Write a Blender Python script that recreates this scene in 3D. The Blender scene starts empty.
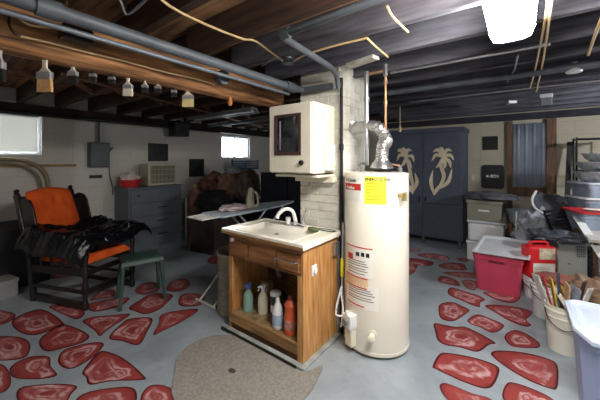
import bpy, bmesh, math, random
from mathutils import Vector, Matrix, noise
random.seed(7)
PI = math.pi
SC = bpy.context.scene
COL = SC.collection

# ------------------------------------------------------------------ camera, world, exposure
CH = 1.42                      # camera height
FX = 293.0                     # focal length in pixels of a 600 px wide frame
FR = Vector((.7997, .6004, 0)) # camera right
FD = Vector((-.6004, .7997, 0))# camera forward
cam_d = bpy.data.cameras.new('camera')
cam = bpy.data.objects.new('camera', cam_d); COL.objects.link(cam)
cam.location = (0, 0, CH)
cam.rotation_euler = (PI/2, 0, math.atan2(.6004, .7997))
cam_d.sensor_width = 36; cam_d.lens = FX/600*36; cam_d.shift_y = -40/600
cam_d.clip_start = .05
SC.camera = cam
SC.view_settings.view_transform = 'Standard'; SC.view_settings.look = 'None'
SC.view_settings.gamma = 1; SC.view_settings.use_curve_mapping = False
SC.view_settings.exposure = 0.9
W = bpy.data.worlds.new('daylight'); SC.world = W; W.use_nodes = True
W.node_tree.nodes['Background'].inputs[0].default_value = (.86, .93, 1, 1)
W.node_tree.nodes['Background'].inputs[1].default_value = 11.0
LAMP = 50.0                    # fluorescent diffuser emission
def lamp(name, kind, loc, power, color=(1,1,1), **k):
    d = bpy.data.lights.new(name, kind); d.energy = power; d.color = color
    for a, b in k.items(): setattr(d, a, b)
    o = bpy.data.objects.new(name, d); COL.objects.link(o); o.location = loc
    return o
# unseen fill light added behind the camera, no fixture there
lb = lamp('rear_fill_light', 'AREA', (.5, -1.4, 2.08), 8, (1, .97, .93), shape='RECTANGLE', size=.2, size_y=1.2)
# added fill light right of the view, brightens the far wall
side_fill = lamp('side_fill_light', 'POINT', (1.75, 3.7, 1.95), 58, (.93, .96, 1), shadow_soft_size=.06)
# fill light added out of view on the left, lifts the dim left wall
corner_fill = lamp('corner_fill_light', 'POINT', (-3.3, -1.0, 1.98), 10, (1, .97, .92), shadow_soft_size=.06)

# ------------------------------------------------------------------ layout aids (pixels of the survey photo -> metres)
def at(px, py, Z):
    R = (px-300)/FX*Z
    p = FR*R + FD*Z; p.z = CH - (py-160)/FX*Z
    return p
def onZ(px, py, z):
    return at(px, py, (CH-z)*FX/(py-160))
def onX(px, py, X):
    r = (px-300)/FX; return at(px, py, X/(.7997*r-.6004))
def onY(px, py, Y):
    r = (px-300)/FX; return at(px, py, Y/(.6004*r+.7997))

# ------------------------------------------------------------------ materials
def lin(c):
    return tuple((v/255/12.92) if v/255 <= .04045 else ((v/255+.055)/1.055)**2.4 for v in c)
MC = {}
def mat(name, col, rough=.6, metal=0, var=.15, scale=6, bump=0, bscale=30, stretch=None, coat=0, trans=0, alpha=1, col2=None, rand=0, bdist=.01, ior=1.45):
    if name in MC: return MC[name]
    m = bpy.data.materials.new(name); m.use_nodes = True; MC[name] = m
    nt = m.node_tree; N = nt.nodes; L = nt.links; b = N['Principled BSDF']
    c = lin(col); c2 = lin(col2) if col2 else tuple(v*(1-var*1.6) for v in c)
    tc = N.new('ShaderNodeTexCoord'); src = tc.outputs['Object']
    if stretch:
        mp = N.new('ShaderNodeMapping'); mp.inputs['Scale'].default_value = stretch; L.new(src, mp.inputs[0]); src = mp.outputs[0]
    n = N.new('ShaderNodeTexNoise'); n.inputs['Scale'].default_value = scale; n.inputs['Detail'].default_value = 6; L.new(src, n.inputs[0])
    r = N.new('ShaderNodeValToRGB'); r.color_ramp.elements[0].position = .33; r.color_ramp.elements[1].position = .68
    r.color_ramp.elements[0].color = (*c2, 1); r.color_ramp.elements[1].color = (*c, 1)
    L.new(n.outputs['Fac'], r.inputs[0]); L.new(r.outputs[0], b.inputs['Base Color'])
    b.inputs['Roughness'].default_value = rough; b.inputs['Metallic'].default_value = metal
    b.inputs['Coat Weight'].default_value = coat; b.inputs['Transmission Weight'].default_value = trans
    b.inputs['Alpha'].default_value = alpha; b.inputs['IOR'].default_value = ior
    if bump:
        n2 = N.new('ShaderNodeTexNoise'); n2.inputs['Scale'].default_value = bscale; n2.inputs['Detail'].default_value = 5; L.new(src, n2.inputs[0])
        bp = N.new('ShaderNodeBump'); bp.inputs['Strength'].default_value = bump; bp.inputs['Distance'].default_value = bdist
        L.new(n2.outputs['Fac'], bp.inputs['Height']); L.new(bp.outputs[0], b.inputs['Normal'])
    return m
def wood(name, a, b2, axis='x', scale=3, rough=.6, bump=.25, coat=0):
    st = {'x': (1, 9, 9), 'y': (9, 1, 9), 'z': (9, 9, 1)}[axis]
    return mat(name, a, rough, 0, 0, scale, bump, scale*4, st, coat, col2=b2, bdist=.004)
def emis(name, col, s):
    if name in MC: return MC[name]
    m = bpy.data.materials.new(name); m.use_nodes = True; MC[name] = m
    b = m.node_tree.nodes['Principled BSDF']
    b.inputs['Base Color'].default_value = (.8, .8, .8, 1)
    b.inputs['Emission Color'].default_value = (*lin(col), 1); b.inputs['Emission Strength'].default_value = s
    return m
def masonry(name, a, b2, mortar, axes=(1, 2), bw=.4, bh=.2, strength=.35, stain=.25):
    m = bpy.data.materials.new(name); m.use_nodes = True; MC[name] = m
    nt = m.node_tree; N = nt.nodes; L = nt.links; b = N['Principled BSDF']
    tc = N.new('ShaderNodeTexCoord'); sp = N.new('ShaderNodeSeparateXYZ'); L.new(tc.outputs['Object'], sp.inputs[0])
    cb = N.new('ShaderNodeCombineXYZ'); L.new(sp.outputs[axes[0]], cb.inputs[0]); L.new(sp.outputs[axes[1]], cb.inputs[1])
    br = N.new('ShaderNodeTexBrick'); L.new(cb.outputs[0], br.inputs[0])
    br.inputs['Scale'].default_value = 1; br.inputs['Brick Width'].default_value = bw; br.inputs['Row Height'].default_value = bh
    br.inputs['Mortar Size'].default_value = .006; br.inputs['Mortar Smooth'].default_value = 1
    br.inputs['Color1'].default_value = (*lin(a), 1); br.inputs['Color2'].default_value = (*lin(a), 1); br.inputs['Mortar'].default_value = (*lin(mortar), 1)
    n = N.new('ShaderNodeTexNoise'); n.inputs['Scale'].default_value = 1.8; n.inputs['Detail'].default_value = 8; L.new(tc.outputs['Object'], n.inputs[0])
    r = N.new('ShaderNodeMapRange'); r.inputs[1].default_value = .52; r.inputs[2].default_value = .75; r.inputs[4].default_value = stain; L.new(n.outputs['Fac'], r.inputs[0])
    mx = N.new('ShaderNodeMix'); mx.data_type = 'RGBA'; L.new(r.outputs[0], mx.inputs[0]); L.new(br.outputs[0], mx.inputs[6]); mx.inputs[7].default_value = (*lin(b2), 1)
    L.new(mx.outputs[2], b.inputs['Base Color']); b.inputs['Roughness'].default_value = .85
    n2 = N.new('ShaderNodeTexNoise'); n2.inputs['Scale'].default_value = 22; n2.inputs['Detail'].default_value = 6; L.new(tc.outputs['Object'], n2.inputs[0])
    ad = N.new('ShaderNodeMath'); ad.operation = 'MULTIPLY_ADD'; L.new(br.outputs['Fac'], ad.inputs[0]); ad.inputs[1].default_value = -.8; L.new(n2.outputs['Fac'], ad.inputs[2])
    bp = N.new('ShaderNodeBump'); bp.inputs['Strength'].default_value = strength; bp.inputs['Distance'].default_value = .012
    L.new(ad.outputs[0], bp.inputs['Height']); L.new(bp.outputs[0], b.inputs['Normal'])
    return m

WHITE = mat('white_enamel', (232, 230, 218), .35, var=.03, coat=.2)
CREAM = mat('cream_paint', (226, 220, 200), .4, var=.06)
PLASTIC_W = mat('white_plastic', (225, 226, 226), .4, var=.03)
BLACK = mat('black_paint', (24, 24, 26), .45, var=.2)
BLACKP = mat('black_plastic', (22, 23, 26), .35, var=.2)
IRON = mat('black_iron', (30, 30, 32), .6, .3)
STEEL = mat('steel', (190, 192, 196), .28, .9, var=.1)
FOIL = mat('foil_duct', (205, 205, 205), .32, .9, var=.2, scale=30, bump=.5, bscale=60)
CHROME = mat('chrome', (225, 226, 230), .12, 1, var=.02)
COPPER = mat('copper', (196, 150, 112), .4, .6, var=.2)
GALV = mat('galvanised_pipe', (112, 118, 126), .5, .45, var=.2, scale=10)
DRAIN = mat('painted_pipe', (84, 90, 96), .5, .1, var=.2)
ROMEX = mat('cream_cable', (208, 178, 132), .5, var=.1)
GREYW = mat('grey_cable', (140, 140, 145), .5)
OAK = wood('cabinet_wood', (206, 156, 98), (160, 108, 58), 'z', 4, .45, .15, .15)
OAKX = wood('cabinet_rail_wood', (164, 112, 70), (108, 68, 38), 'x', 4, .5, .15, .1)
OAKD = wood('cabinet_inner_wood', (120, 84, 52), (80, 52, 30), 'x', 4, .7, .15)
BEAMW = wood('rough_beam_wood', (172, 122, 78), (74, 46, 28), 'y', 3.5, .8, 1.0)
JOISTW = wood('old_joist_wood', (84, 60, 46), (44, 30, 25), 'x', 2.5, .85, .5)
JOISTG = wood('painted_joist', (104, 104, 114), (52, 50, 58), 'x', 2.5, .75, .4)
BRACEW = wood('brace_wood', (150, 104, 84), (96, 62, 52), 'y', 4, .85, .4)
RAWW = wood('raw_wood', (150, 112, 74), (96, 66, 42), 'z', 3, .8, .3)
RAILW = wood('rail_wood', (172, 148, 104), (128, 104, 70), 'y', 4, .7, .2)

# ------------------------------------------------------------------ mesh building
class B:
    def __init__(s): s.bm = bmesh.new(); s.mi = 0; s.t = s.bm.verts.layers.float.new('t')
    def v(s, p): return s.bm.verts.new(p)
    def f(s, vs):
        try: f = s.bm.faces.new(vs); f.material_index = s.mi; return f
        except ValueError: return None
    def box(s, a, b, M=None):
        x0, y0, z0 = a; x1, y1, z1 = b
        P = [Vector(p) for p in ((x0,y0,z0),(x1,y0,z0),(x1,y1,z0),(x0,y1,z0),(x0,y0,z1),(x1,y0,z1),(x1,y1,z1),(x0,y1,z1))]
        if M is not None: P = [M @ p for p in P]
        v = [s.v(p) for p in P]
        for q in ((0,3,2,1),(4,5,6,7),(0,1,5,4),(1,2,6,5),(2,3,7,6),(3,0,4,7)): s.f([v[i] for i in q])
        return s
    def frustum(s, c, a, b, z0, z1):
        """rectangular bucket shape: half sizes a at z0, b at z1"""
        v = [s.v((c[0]+sx*h[0], c[1]+sy*h[1], z)) for h, z in ((a, z0), (b, z1)) for sx, sy in ((-1,-1),(1,-1),(1,1),(-1,1))]
        for q in ((0,3,2,1),(4,5,6,7),(0,1,5,4),(1,2,6,5),(2,3,7,6),(3,0,4,7)): s.f([v[i] for i in q])
        return s
    def tube(s, pts, r, n=10, cap=True):
        pts = [Vector(p) for p in pts]; rs = r if isinstance(r, (list, tuple)) else [r]*len(pts)
        rings = []; up = None
        for i, p in enumerate(pts):
            d = (pts[min(i+1, len(pts)-1)] - pts[max(i-1, 0)]).normalized()
            if up is None: up = d.orthogonal().normalized()
            up = (up - d*up.dot(d));  up = up.normalized() if up.length > 1e-6 else d.orthogonal().normalized()
            w = d.cross(up)
            rings.append([s.v(p + (up*math.cos(2*PI*k/n) + w*math.sin(2*PI*k/n))*rs[i]) for k in range(n)])
        for a, b in zip(rings, rings[1:]):
            for k in range(n): s.f([a[k], a[(k+1)%n], b[(k+1)%n], b[k]])
        if cap: s.f(rings[0][::-1]); s.f(rings[-1])
        return s
    def bar(s, p, q, w, h, up=(0, 0, 1)):
        p = Vector(p); q = Vector(q); d = (q-p).normalized(); u = Vector(up); sd = d.cross(u).normalized(); u = sd.cross(d)
        v = [s.v(e + sd*a*w/2 + u*b*h/2) for e in (p, q) for a, b in ((-1,-1),(1,-1),(1,1),(-1,1))]
        for k in ((0,1,2,3),(7,6,5,4),(0,4,5,1),(1,5,6,2),(2,6,7,3),(3,7,4,0)): s.f([v[i] for i in k])
        return s
    def lathe(s, prof, c=(0,0,0), n=24, M=None):
        c = Vector(c); rings = []
        for r, z in prof:
            ring = []
            for k in range(n):
                p = Vector((max(r, 1e-4)*math.cos(2*PI*k/n), max(r, 1e-4)*math.sin(2*PI*k/n), z))
                if M is not None: p = M @ p
                ring.append(s.v(c+p))
            rings.append(ring)
        for a, b in zip(rings, rings[1:]):
            for k in range(n): s.f([a[k], a[(k+1)%n], b[(k+1)%n], b[k]])
        s.f(rings[0][::-1]); s.f(rings[-1])
        return s
    def prism(s, poly, d, thick):
        """poly: 3-D points, extruded by vector d*thick"""
        d = Vector(d)*thick; a = [s.v(Vector(p)) for p in poly]; b = [s.v(Vector(p)+d) for p in poly]
        s.f(a[::-1]); s.f(b); n = len(a)
        for i in range(n): s.f([a[i], a[(i+1)%n], b[(i+1)%n], b[i]])
        return s
    def ribbon(s, pts, ws, y0, y1):
        """stroke in the XZ plane with widths, between y0 and y1"""
        n = len(pts); Lp = []; Rp = []
        for i in range(n):
            a = pts[max(i-1, 0)]; b = pts[min(i+1, n-1)]; dx, dz = b[0]-a[0], b[1]-a[1]; l = math.hypot(dx, dz) or 1
            nx, nz = -dz/l*ws[i]/2, dx/l*ws[i]/2
            Lp.append((pts[i][0]+nx, pts[i][1]+nz)); Rp.append((pts[i][0]-nx, pts[i][1]-nz))
        q = lambda p, y: s.v((p[0], y, p[1]))
        A = [q(p, y0) for p in Lp]; C = [q(p, y0) for p in Rp]; D = [q(p, y1) for p in Lp]; E = [q(p, y1) for p in Rp]
        for i in range(n-1):
            s.f([A[i], A[i+1], C[i+1], C[i]]); s.f([D[i], E[i], E[i+1], D[i+1]])
            s.f([A[i], D[i], D[i+1], A[i+1]]); s.f([C[i], C[i+1], E[i+1], E[i]])
        s.f([A[0], C[0], E[0], D[0]]); s.f([A[-1], D[-1], E[-1], C[-1]])
        return s
    def lump(s, c, size, seed=0, amp=.25, freq=2.5, sub=3, flat=None, ridged=False):
        bm2 = bmesh.new(); bmesh.ops.create_icosphere(bm2, subdivisions=sub, radius=1)
        mp = {}
        for v in bm2.verts:
            p = v.co.normalized(); o = Vector((seed*3.1, seed*1.7, seed*5.3))
            k = noise.fractal(p*freq+o, 1, 2, 4)
            if ridged: k = .6-abs(noise.noise(p*freq+o))*2+.5*k
            p = p*(1+amp*k)
            z = p.z*size[2]
            if flat is not None: z = max(z, flat)
            mp[v.index] = s.v((c[0]+p.x*size[0], c[1]+p.y*size[1], c[2]+z))
        for f in bm2.faces: s.f([mp[v.index] for v in f.verts])
        bm2.free(); return s
    def sheet(s, fn, nu, nv, th=.003):
        g = [[Vector(fn(i/nu, j/nv)) for j in range(nv+1)] for i in range(nu+1)]
        a = [[s.v(p) for p in r] for r in g]; b = [[s.v(p-Vector((0, 0, th))) for p in r] for r in g]
        for i in range(nu):
            for j in range(nv):
                s.f([a[i][j], a[i+1][j], a[i+1][j+1], a[i][j+1]]); s.f([b[i][j], b[i][j+1], b[i+1][j+1], b[i+1][j]])
        for i in range(nu):
            s.f([a[i][0], b[i][0], b[i+1][0], a[i+1][0]]); s.f([a[i][nv], a[i+1][nv], b[i+1][nv], b[i][nv]])
        for j in range(nv):
            s.f([a[0][j], a[0][j+1], b[0][j+1], b[0][j]]); s.f([a[nu][j], b[nu][j], b[nu][j+1], a[nu][j+1]])
        return s

def spline(c, k=10):
    c = [Vector(x) for x in c]; c = [c[0]*2-c[1]]+c+[c[-1]*2-c[-2]]; out = []
    for i in range(1, len(c)-2):
        a, b_, d_, e_ = c[i-1], c[i], c[i+1], c[i+2]
        for j in range(k):
            t_ = j/k; out.append(.5*((2*b_)+(d_-a)*t_+(2*a-5*b_+4*d_-e_)*t_*t_+(3*b_-a-3*d_+e_)*t_**3))
    out.append(c[-2]); return out
def meta(o, label=None, cat=None, group=None, kind=None):
    if label: o['label'] = label
    if cat: o['category'] = cat
    if group: o['group'] = group
    if kind: o['kind'] = kind
    return o
def obj(name, b, m, parent=None, smooth=False, bevel=0, W=False, label=None, loc=None, sub=0):
    """one mesh object. W: geometry was written in world metres although the parent stands elsewhere"""
    bmesh.ops.recalc_face_normals(b.bm, faces=b.bm.faces)
    off = None
    root = parent
    while root is not None and root.parent is not None: root = root.parent
    if W and root is not None: off = root.matrix_basis.inverted()
    if parent is None and loc is None and len(b.bm.verts):
        xs = [v.co.x for v in b.bm.verts]; ys = [v.co.y for v in b.bm.verts]; zs = [v.co.z for v in b.bm.verts]
        loc = ((min(xs)+max(xs))/2, (min(ys)+max(ys))/2, min(zs)); off = Matrix.Translation(-Vector(loc))
    if off is not None: bmesh.ops.transform(b.bm, matrix=off, verts=b.bm.verts)
    me = bpy.data.meshes.new(name); b.bm.to_mesh(me); b.bm.free()
    for mm in (m if isinstance(m, (list, tuple)) else [m]): me.materials.append(mm)
    if smooth:
        me.polygons.foreach_set('use_smooth', [True]*len(me.polygons))
        try: me.set_sharp_from_angle(angle=math.radians(40))
        except Exception: pass
    o = bpy.data.objects.new(name, me); COL.objects.link(o)
    if parent is not None: o.parent = parent
    elif loc is not None: o.location = loc
    if bevel:
        md = o.modifiers.new('bevel', 'BEVEL'); md.width = bevel; md.segments = 2; md.limit_method = 'ANGLE'; md.angle_limit = .6
    if sub:
        md = o.modifiers.new('subdivision', 'SUBSURF'); md.levels = sub; md.render_levels = sub
    if label: o['label'] = label
    return o
def thing(name, label, cat, loc=(0,0,0), rotz=0, group=None):
    o = bpy.data.objects.new(name, None); COL.objects.link(o)
    o.location = loc; o.rotation_euler = (0, 0, rotz); o.empty_display_size = .1
    bpy.context.view_layer.update() if False else None
    o.matrix_basis = Matrix.Translation(loc) @ Matrix.Rotation(rotz, 4, 'Z')
    return meta(o, label, cat, group)
def text(s, size, m, parent, M, name='lettering', W=True, bend=None, align='LEFT', depth=.0006):
    cu = bpy.data.curves.new('txt', 'FONT'); cu.body = s; cu.size = size; cu.extrude = depth; cu.align_x = align; cu.offset = size*.03; cu.resolution_u = 3
    t = bpy.data.objects.new('txt', cu); COL.objects.link(t)
    dg = bpy.context.evaluated_depsgraph_get(); me = bpy.data.meshes.new_from_object(t.evaluated_get(dg))
    bpy.data.objects.remove(t)
    for v in me.vertices: v.co = bend(v.co) if bend else M @ v.co
    b = B(); b.bm.from_mesh(me)
    for f in b.bm.faces: f.material_index = 0
    return obj(name, b, m, parent, W=W)
def struct(name, b, m, **k):
    o = obj(name, b, m, **k); o['kind'] = 'structure'; return o

# ================================================================== THE SETTING
XL, XR, YN, YF = -5.3, 2.6, -3.0, 5.9
ZJ, ZC = 2.16, 2.36
# ---- floor: blue grey painted concrete with painted red flagstones
def floor_mat():
    m = bpy.data.materials.new('painted_concrete'); m.use_nodes = True
    N = m.node_tree.nodes; L = m.node_tree.links; b = N['Principled BSDF']
    tc = N.new('ShaderNodeTexCoord')
    n = N.new('ShaderNodeTexNoise'); n.inputs['Scale'].default_value = 1.6; n.inputs['Detail'].default_value = 9; n.inputs['Roughness'].default_value = .65; L.new(tc.outputs['Object'], n.inputs[0])
    r = N.new('ShaderNodeValToRGB'); e = r.color_ramp.elements
    e[0].position = .3; e[0].color = (*lin((122, 132, 140)), 1); e[1].position = .62; e[1].color = (*lin((156, 165, 171)), 1)
    e2 = r.color_ramp.elements.new(.8); e2.color = (*lin((176, 183, 186)), 1)
    L.new(n.outputs['Fac'], r.inputs[0])
    n3 = N.new('ShaderNodeTexNoise'); n3.inputs['Scale'].default_value = 14; n3.inputs['Detail'].default_value = 6; L.new(tc.outputs['Object'], n3.inputs[0])
    mr = N.new('ShaderNodeMapRange'); mr.inputs[1].default_value = .62; mr.inputs[2].default_value = .72; mr.inputs[4].default_value = .35; L.new(n3.outputs['Fac'], mr.inputs[0])
    mx = N.new('ShaderNodeMix'); mx.data_type = 'RGBA'; L.new(mr.outputs[0], mx.inputs[0]); L.new(r.outputs[0], mx.inputs[6]); mx.inputs[7].default_value = (*lin((120, 118, 112)), 1)
    L.new(mx.outputs[2], b.inputs['Base Color']); b.inputs['Roughness'].default_value = .42
    n2 = N.new('ShaderNodeTexNoise'); n2.inputs['Scale'].default_value = 40; n2.inputs['Detail'].default_value = 4; L.new(tc.outputs['Object'], n2.inputs[0])
    bp = N.new('ShaderNodeBump'); bp.inputs['Strength'].default_value = .12; bp.inputs['Distance'].default_value = .01; L.new(n2.outputs['Fac'], bp.inputs['Height']); L.new(bp.outputs[0], b.inputs['Normal'])
    return m
def stone_mat():
    m = bpy.data.materials.new('painted_flagstone'); m.use_nodes = True
    N = m.node_tree.nodes; L = m.node_tree.links; b = N['Principled BSDF']
    tc = N.new('ShaderNodeTexCoord'); at_ = N.new('ShaderNodeAttribute'); at_.attribute_name = 't'
    # dry-brushed pale sweeps that loosely follow the outline of the stone
    n = N.new('ShaderNodeTexNoise'); n.inputs['Scale'].default_value = 3.2; n.inputs['Detail'].default_value = 4; n.inputs['Distortion'].default_value = 1.2; L.new(tc.outputs['Object'], n.inputs[0])
    ma = N.new('ShaderNodeMath'); ma.operation = 'MULTIPLY_ADD'; L.new(n.outputs['Fac'], ma.inputs[0]); ma.inputs[1].default_value = 1.7; L.new(at_.outputs['Fac'], ma.inputs[2])
    sc = N.new('ShaderNodeMath'); sc.operation = 'MULTIPLY'; sc.inputs[1].default_value = .5; L.new(ma.outputs[0], sc.inputs[0])
    r = N.new('ShaderNodeValToRGB'); cr = r.color_ramp; red = lin((144, 60, 58)); red2 = lin((120, 46, 46)); pale = lin((194, 158, 158))
    cr.elements[0].position = .40; cr.elements[0].color = (*red2, 1); cr.elements[1].position = .98; cr.elements[1].color = (*red2, 1)
    for p, c in ((.52, red), (.60, red), (.655, pale), (.70, pale), (.75, red), (.82, pale), (.88, red)):
        e = cr.elements.new(p); e.color = (*c, 1)
    L.new(sc.outputs[0], r.inputs[0])
    n2 = N.new('ShaderNodeTexNoise'); n2.inputs['Scale'].default_value = 9; n2.inputs['Detail'].default_value = 6; n2.inputs['Distortion'].default_value = .8; L.new(tc.outputs['Object'], n2.inputs[0])
    m2 = N.new('ShaderNodeMapRange'); m2.inputs[1].default_value = .42; m2.inputs[2].default_value = .6; m2.inputs[3].default_value = .1; m2.inputs[4].default_value = .85; L.new(n2.outputs['Fac'], m2.inputs[0])
    mx = N.new('ShaderNodeMix'); mx.data_type = 'RGBA'; L.new(m2.outputs[0], mx.inputs[0]); L.new(r.outputs[0], mx.inputs[6]); mx.inputs[7].default_value = (*red, 1)
    # dark outline
    rim = N.new('ShaderNodeMapRange'); rim.inputs[1].default_value = .05; rim.inputs[2].default_value = .10; rim.inputs[3].default_value = 1; rim.inputs[4].default_value = 0; L.new(at_.outputs['Fac'], rim.inputs[0])
    mx2 = N.new('ShaderNodeMix'); mx2.data_type = 'RGBA'; L.new(rim.outputs[0], mx2.inputs[0]); L.new(mx.outputs[2], mx2.inputs[6]); mx2.inputs[7].default_value = (*lin((78, 22, 24)), 1)
    L.new(mx2.outputs[2], b.inputs['Base Color']); b.inputs['Roughness'].default_value = .45
    return m
def sc_poly(pts, ox, oy, s): return [(ox+x/s, oy+y/s) for x, y in pts]
R1 = [[(38,20),(85,8),(130,25),(158,42),(130,65),(95,85),(60,82),(38,65)],
 [(150,80),(190,58),(240,75),(295,100),(275,125),(240,130),(200,110),(165,98)],
 [(220,22),(300,22),(400,42),(405,60),(385,80),(405,100),(380,107),(320,85),(260,50)],
 [(15,95),(50,98),(100,108),(140,108),(200,135),(262,172),(235,180),(190,208),(120,190),(60,180),(30,160),(22,130)],
 [(298,145),(330,122),(375,130),(430,165),(440,185),(420,193),(350,190),(315,178)],
 [(10,265),(40,215),(90,215),(180,232),(260,260),(278,285),(255,340),(220,355),(150,335),(70,300),(25,278)],
 [(243,215),(270,203),(370,210),(480,238),(512,270),(510,350),(480,355),(400,325),(320,280),(265,240)],
 [(38,345),(60,333),(110,350),(170,375),(240,395),(262,440),(180,460),(120,430),(60,390)],
 [(290,370),(310,332),(350,335),(420,360),(480,390),(530,440),(460,470),(340,450),(295,400)]]
R2 = [[(240,250),(260,238),(330,258),(385,275),(425,298),(400,315),(400,335),(370,330),(300,300),(245,275)],
 [(190,195),(210,180),(270,195),(295,215),(295,230),(240,220),(200,210)],
 [(312,205),(350,200),(385,215),(375,250),(345,245),(320,228)],
 [(215,162),(290,160),(380,165),(380,190),(330,190),(270,180)],
 [(195,125),(240,115),(310,118),(335,145),(320,152),(250,148),(205,138)],
 [(90,70),(160,68),(230,80),(250,95),(230,103),(150,92),(100,82)],
 [(20,95),(100,95),(165,112),(150,130),(90,128),(75,160),(25,175)],
 [(415,262),(480,265),(545,280),(580,262),(600,280),(590,305),(550,315),(500,305),(440,280)],
 [(285,95),(320,92),(345,103),(320,110)], [(30,45),(75,45),(105,50),(80,60),(35,58)]]
L2 = [[(90,205),(130,188),(200,182),(278,175),(260,195),(190,240),(160,265),(140,245),(110,222)],
 [(195,272),(240,220),(280,195),(368,193),(350,245),(315,300),(250,285)],
 [(372,260),(395,215),(400,185),(440,168),(553,157),(500,200),(420,240)],
 [(275,152),(320,120),(370,95),(450,100),(430,130),(395,160),(340,177),(300,165)],
 [(478,110),(500,95),(550,95),(580,110),(560,142),(480,143)],
 [(300,85),(330,55),(385,50),(400,75),(340,100)], [(425,80),(450,45),(500,35),(520,60),(480,85)],
 [(120,120),(160,85),(215,80),(215,105),(150,118)]]
L1 = [[(35,185),(110,158),(170,195),(145,210),(90,228),(45,215)],
 [(105,240),(150,205),(180,200),(235,225),(225,245),(170,262),(120,270)],
 [(155,290),(175,265),(240,248),(277,250),(255,280),(200,315),(165,312)],
 [(220,325),(255,280),(280,270),(330,290),(383,335),(380,347),(300,350),(240,360),(230,340)],
 [(30,310),(80,285),(130,285),(135,310),(152,335),(100,345),(35,340)],
 [(50,370),(130,358),(203,362),(190,385),(160,420),(60,415)],
 [(200,405),(240,378),(340,365),(365,385),(345,430),(230,440)],
 [(378,410),(378,385),(400,362),(440,362),(470,385),(470,425),(410,430)],
 [(-20,235),(50,232),(80,250),(70,285),(20,295),(-25,290)],
 [(130,152),(170,146),(225,165),(205,185),(165,170)],
 [(235,145),(300,130),(345,128),(320,150),(250,165)],
 [(-30,160),(40,170),(20,195),(-30,200)], [(-60,320),(5,305),(30,345),(10,380),(-60,385)]]
stones = [sc_poly(p, 430, 300, 4) for p in R1]+[sc_poly(p, 400, 240, 5) for p in R2]+[sc_poly(p, 60, 270, 4) for p in L2]+[sc_poly(p, 0, 250, 2.667) for p in L1]
def catmull(P, k=4):
    out = []; n = len(P)
    for i in range(n):
        a, b, c, d = P[i-1], P[i], P[(i+1)%n], P[(i+2)%n]
        for j in range(k):
            t = j/k
            out.append(.5*((2*b)+(c-a)*t+(2*a-5*b+4*c-d)*t*t+(3*b-a-3*c+d)*t**3))
    return out
fl = B()
fl.box((XL, YN, -.05), (XR, YF, 0))
fl.mi = 1
world_stones = [[onZ(x, y, 0) for x, y in p] for p in stones]
rs = random.Random(3)
for cx, cy in ((.75,1.1),(.8,2.9),(-.6,.55),(.2,.7),(-1.6,.35),(-2.5,.1),(1.5,2.0),(1.7,3.0),(-3.4,-.3),(-4.2,-.2),(.6,.2),(-4.6,1.2),(-2.9,3.3),(-3.4,2.7)):
    world_stones.append([Vector((cx+rs.uniform(.16,.24)*math.cos(a), cy+rs.uniform(.16,.24)*math.sin(a), 0)) for a in [k*2*PI/7 for k in range(7)]])
for P in world_stones:
    P = [Vector((p.x, p.y, 0)) for p in P]; P = catmull(P, 4); c = sum(P, Vector())/len(P); prev = None
    for ki, k in enumerate((0, .06, .13, .3, .5, .7, .9)):
        ring = []
        for p in P:
            q = c+(p-c)*(1-k); vv = fl.v((q.x, q.y, .0015)); vv[fl.t] = k; ring.append(vv)
        if prev:
            for i in range(len(P)): fl.f([prev[i], prev[(i+1)%len(P)], ring[(i+1)%len(P)], ring[i]])
        prev = ring
    cv = fl.v((c.x, c.y, .0015)); cv[fl.t] = 1
    for i in range(len(P)): fl.f([prev[i], prev[(i+1)%len(P)], cv])
struct('floor', fl, [floor_mat(), stone_mat()])

# ---- walls
BLOCKL = masonry('painted_block_wall', (198, 194, 186), (140, 138, 134), (184, 180, 172), (1, 2))
BLOCKF = masonry('tan_block_wall', (186, 178, 158), (140, 132, 118), (170, 162, 144), (0, 2))
BLOCKN = masonry('near_block_wall', (180, 176, 168), (128, 124, 118), (160, 156, 150), (0, 2))
w1 = (.02, 1.10, 1.49, 2.04); w2 = (4.17, 5.0, 1.46, 1.97)       # y0, y1, z0, z1 of the two windows
w = B(); T = .22
def wl(y0, y1, z0, z1): w.box((XL-T, y0, z0), (XL, y1, z1))
wl(YN, w1[0], 0, ZC); wl(w1[0], w1[1], 0, w1[2]); wl(w1[0], w1[1], w1[3], ZC); wl(w1[1], w2[0], 0, ZC)
wl(w2[0], w2[1], 0, w2[2]); wl(w2[0], w2[1], w2[3], ZC); wl(w2[1], YF, 0, ZC)
struct('wall_left', w, BLOCKL)
struct('wall_back', B().box((XL-T, YF, 0), (XR+T, YF+T, ZC)), BLOCKF)
struct('wall_right', B().box((XR, YN, 0), (XR+T, YF, ZC)), BLOCKL)
struct('wall_front', B().box((XL-T, YN-T, 0), (XR+T, YN, ZC)), BLOCKN)
# ---- subfloor boards over the joists
cb = B(); y = YN; k = 0
while y < YF:
    cb.mi = 0 if y < 1.55 else 1
    cb.box((XL-T, y, ZC), (XR+T, min(y+.138, YF+T), ZC+.02)); y += .14; k += 1
SUBW = wood('subfloor_board', (184, 142, 102), (96, 66, 44), 'x', 2, .85, .3)
SUBG = wood('painted_subfloor_board', (92, 92, 104), (46, 45, 54), 'x', 2, .85, .3)
cb.mi = 1; cb.box((XL-T, YN-T, ZC+.021), (XR+T, YF+T, ZC+.06))
struct('ceiling', cb, [SUBW, SUBG])
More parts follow.
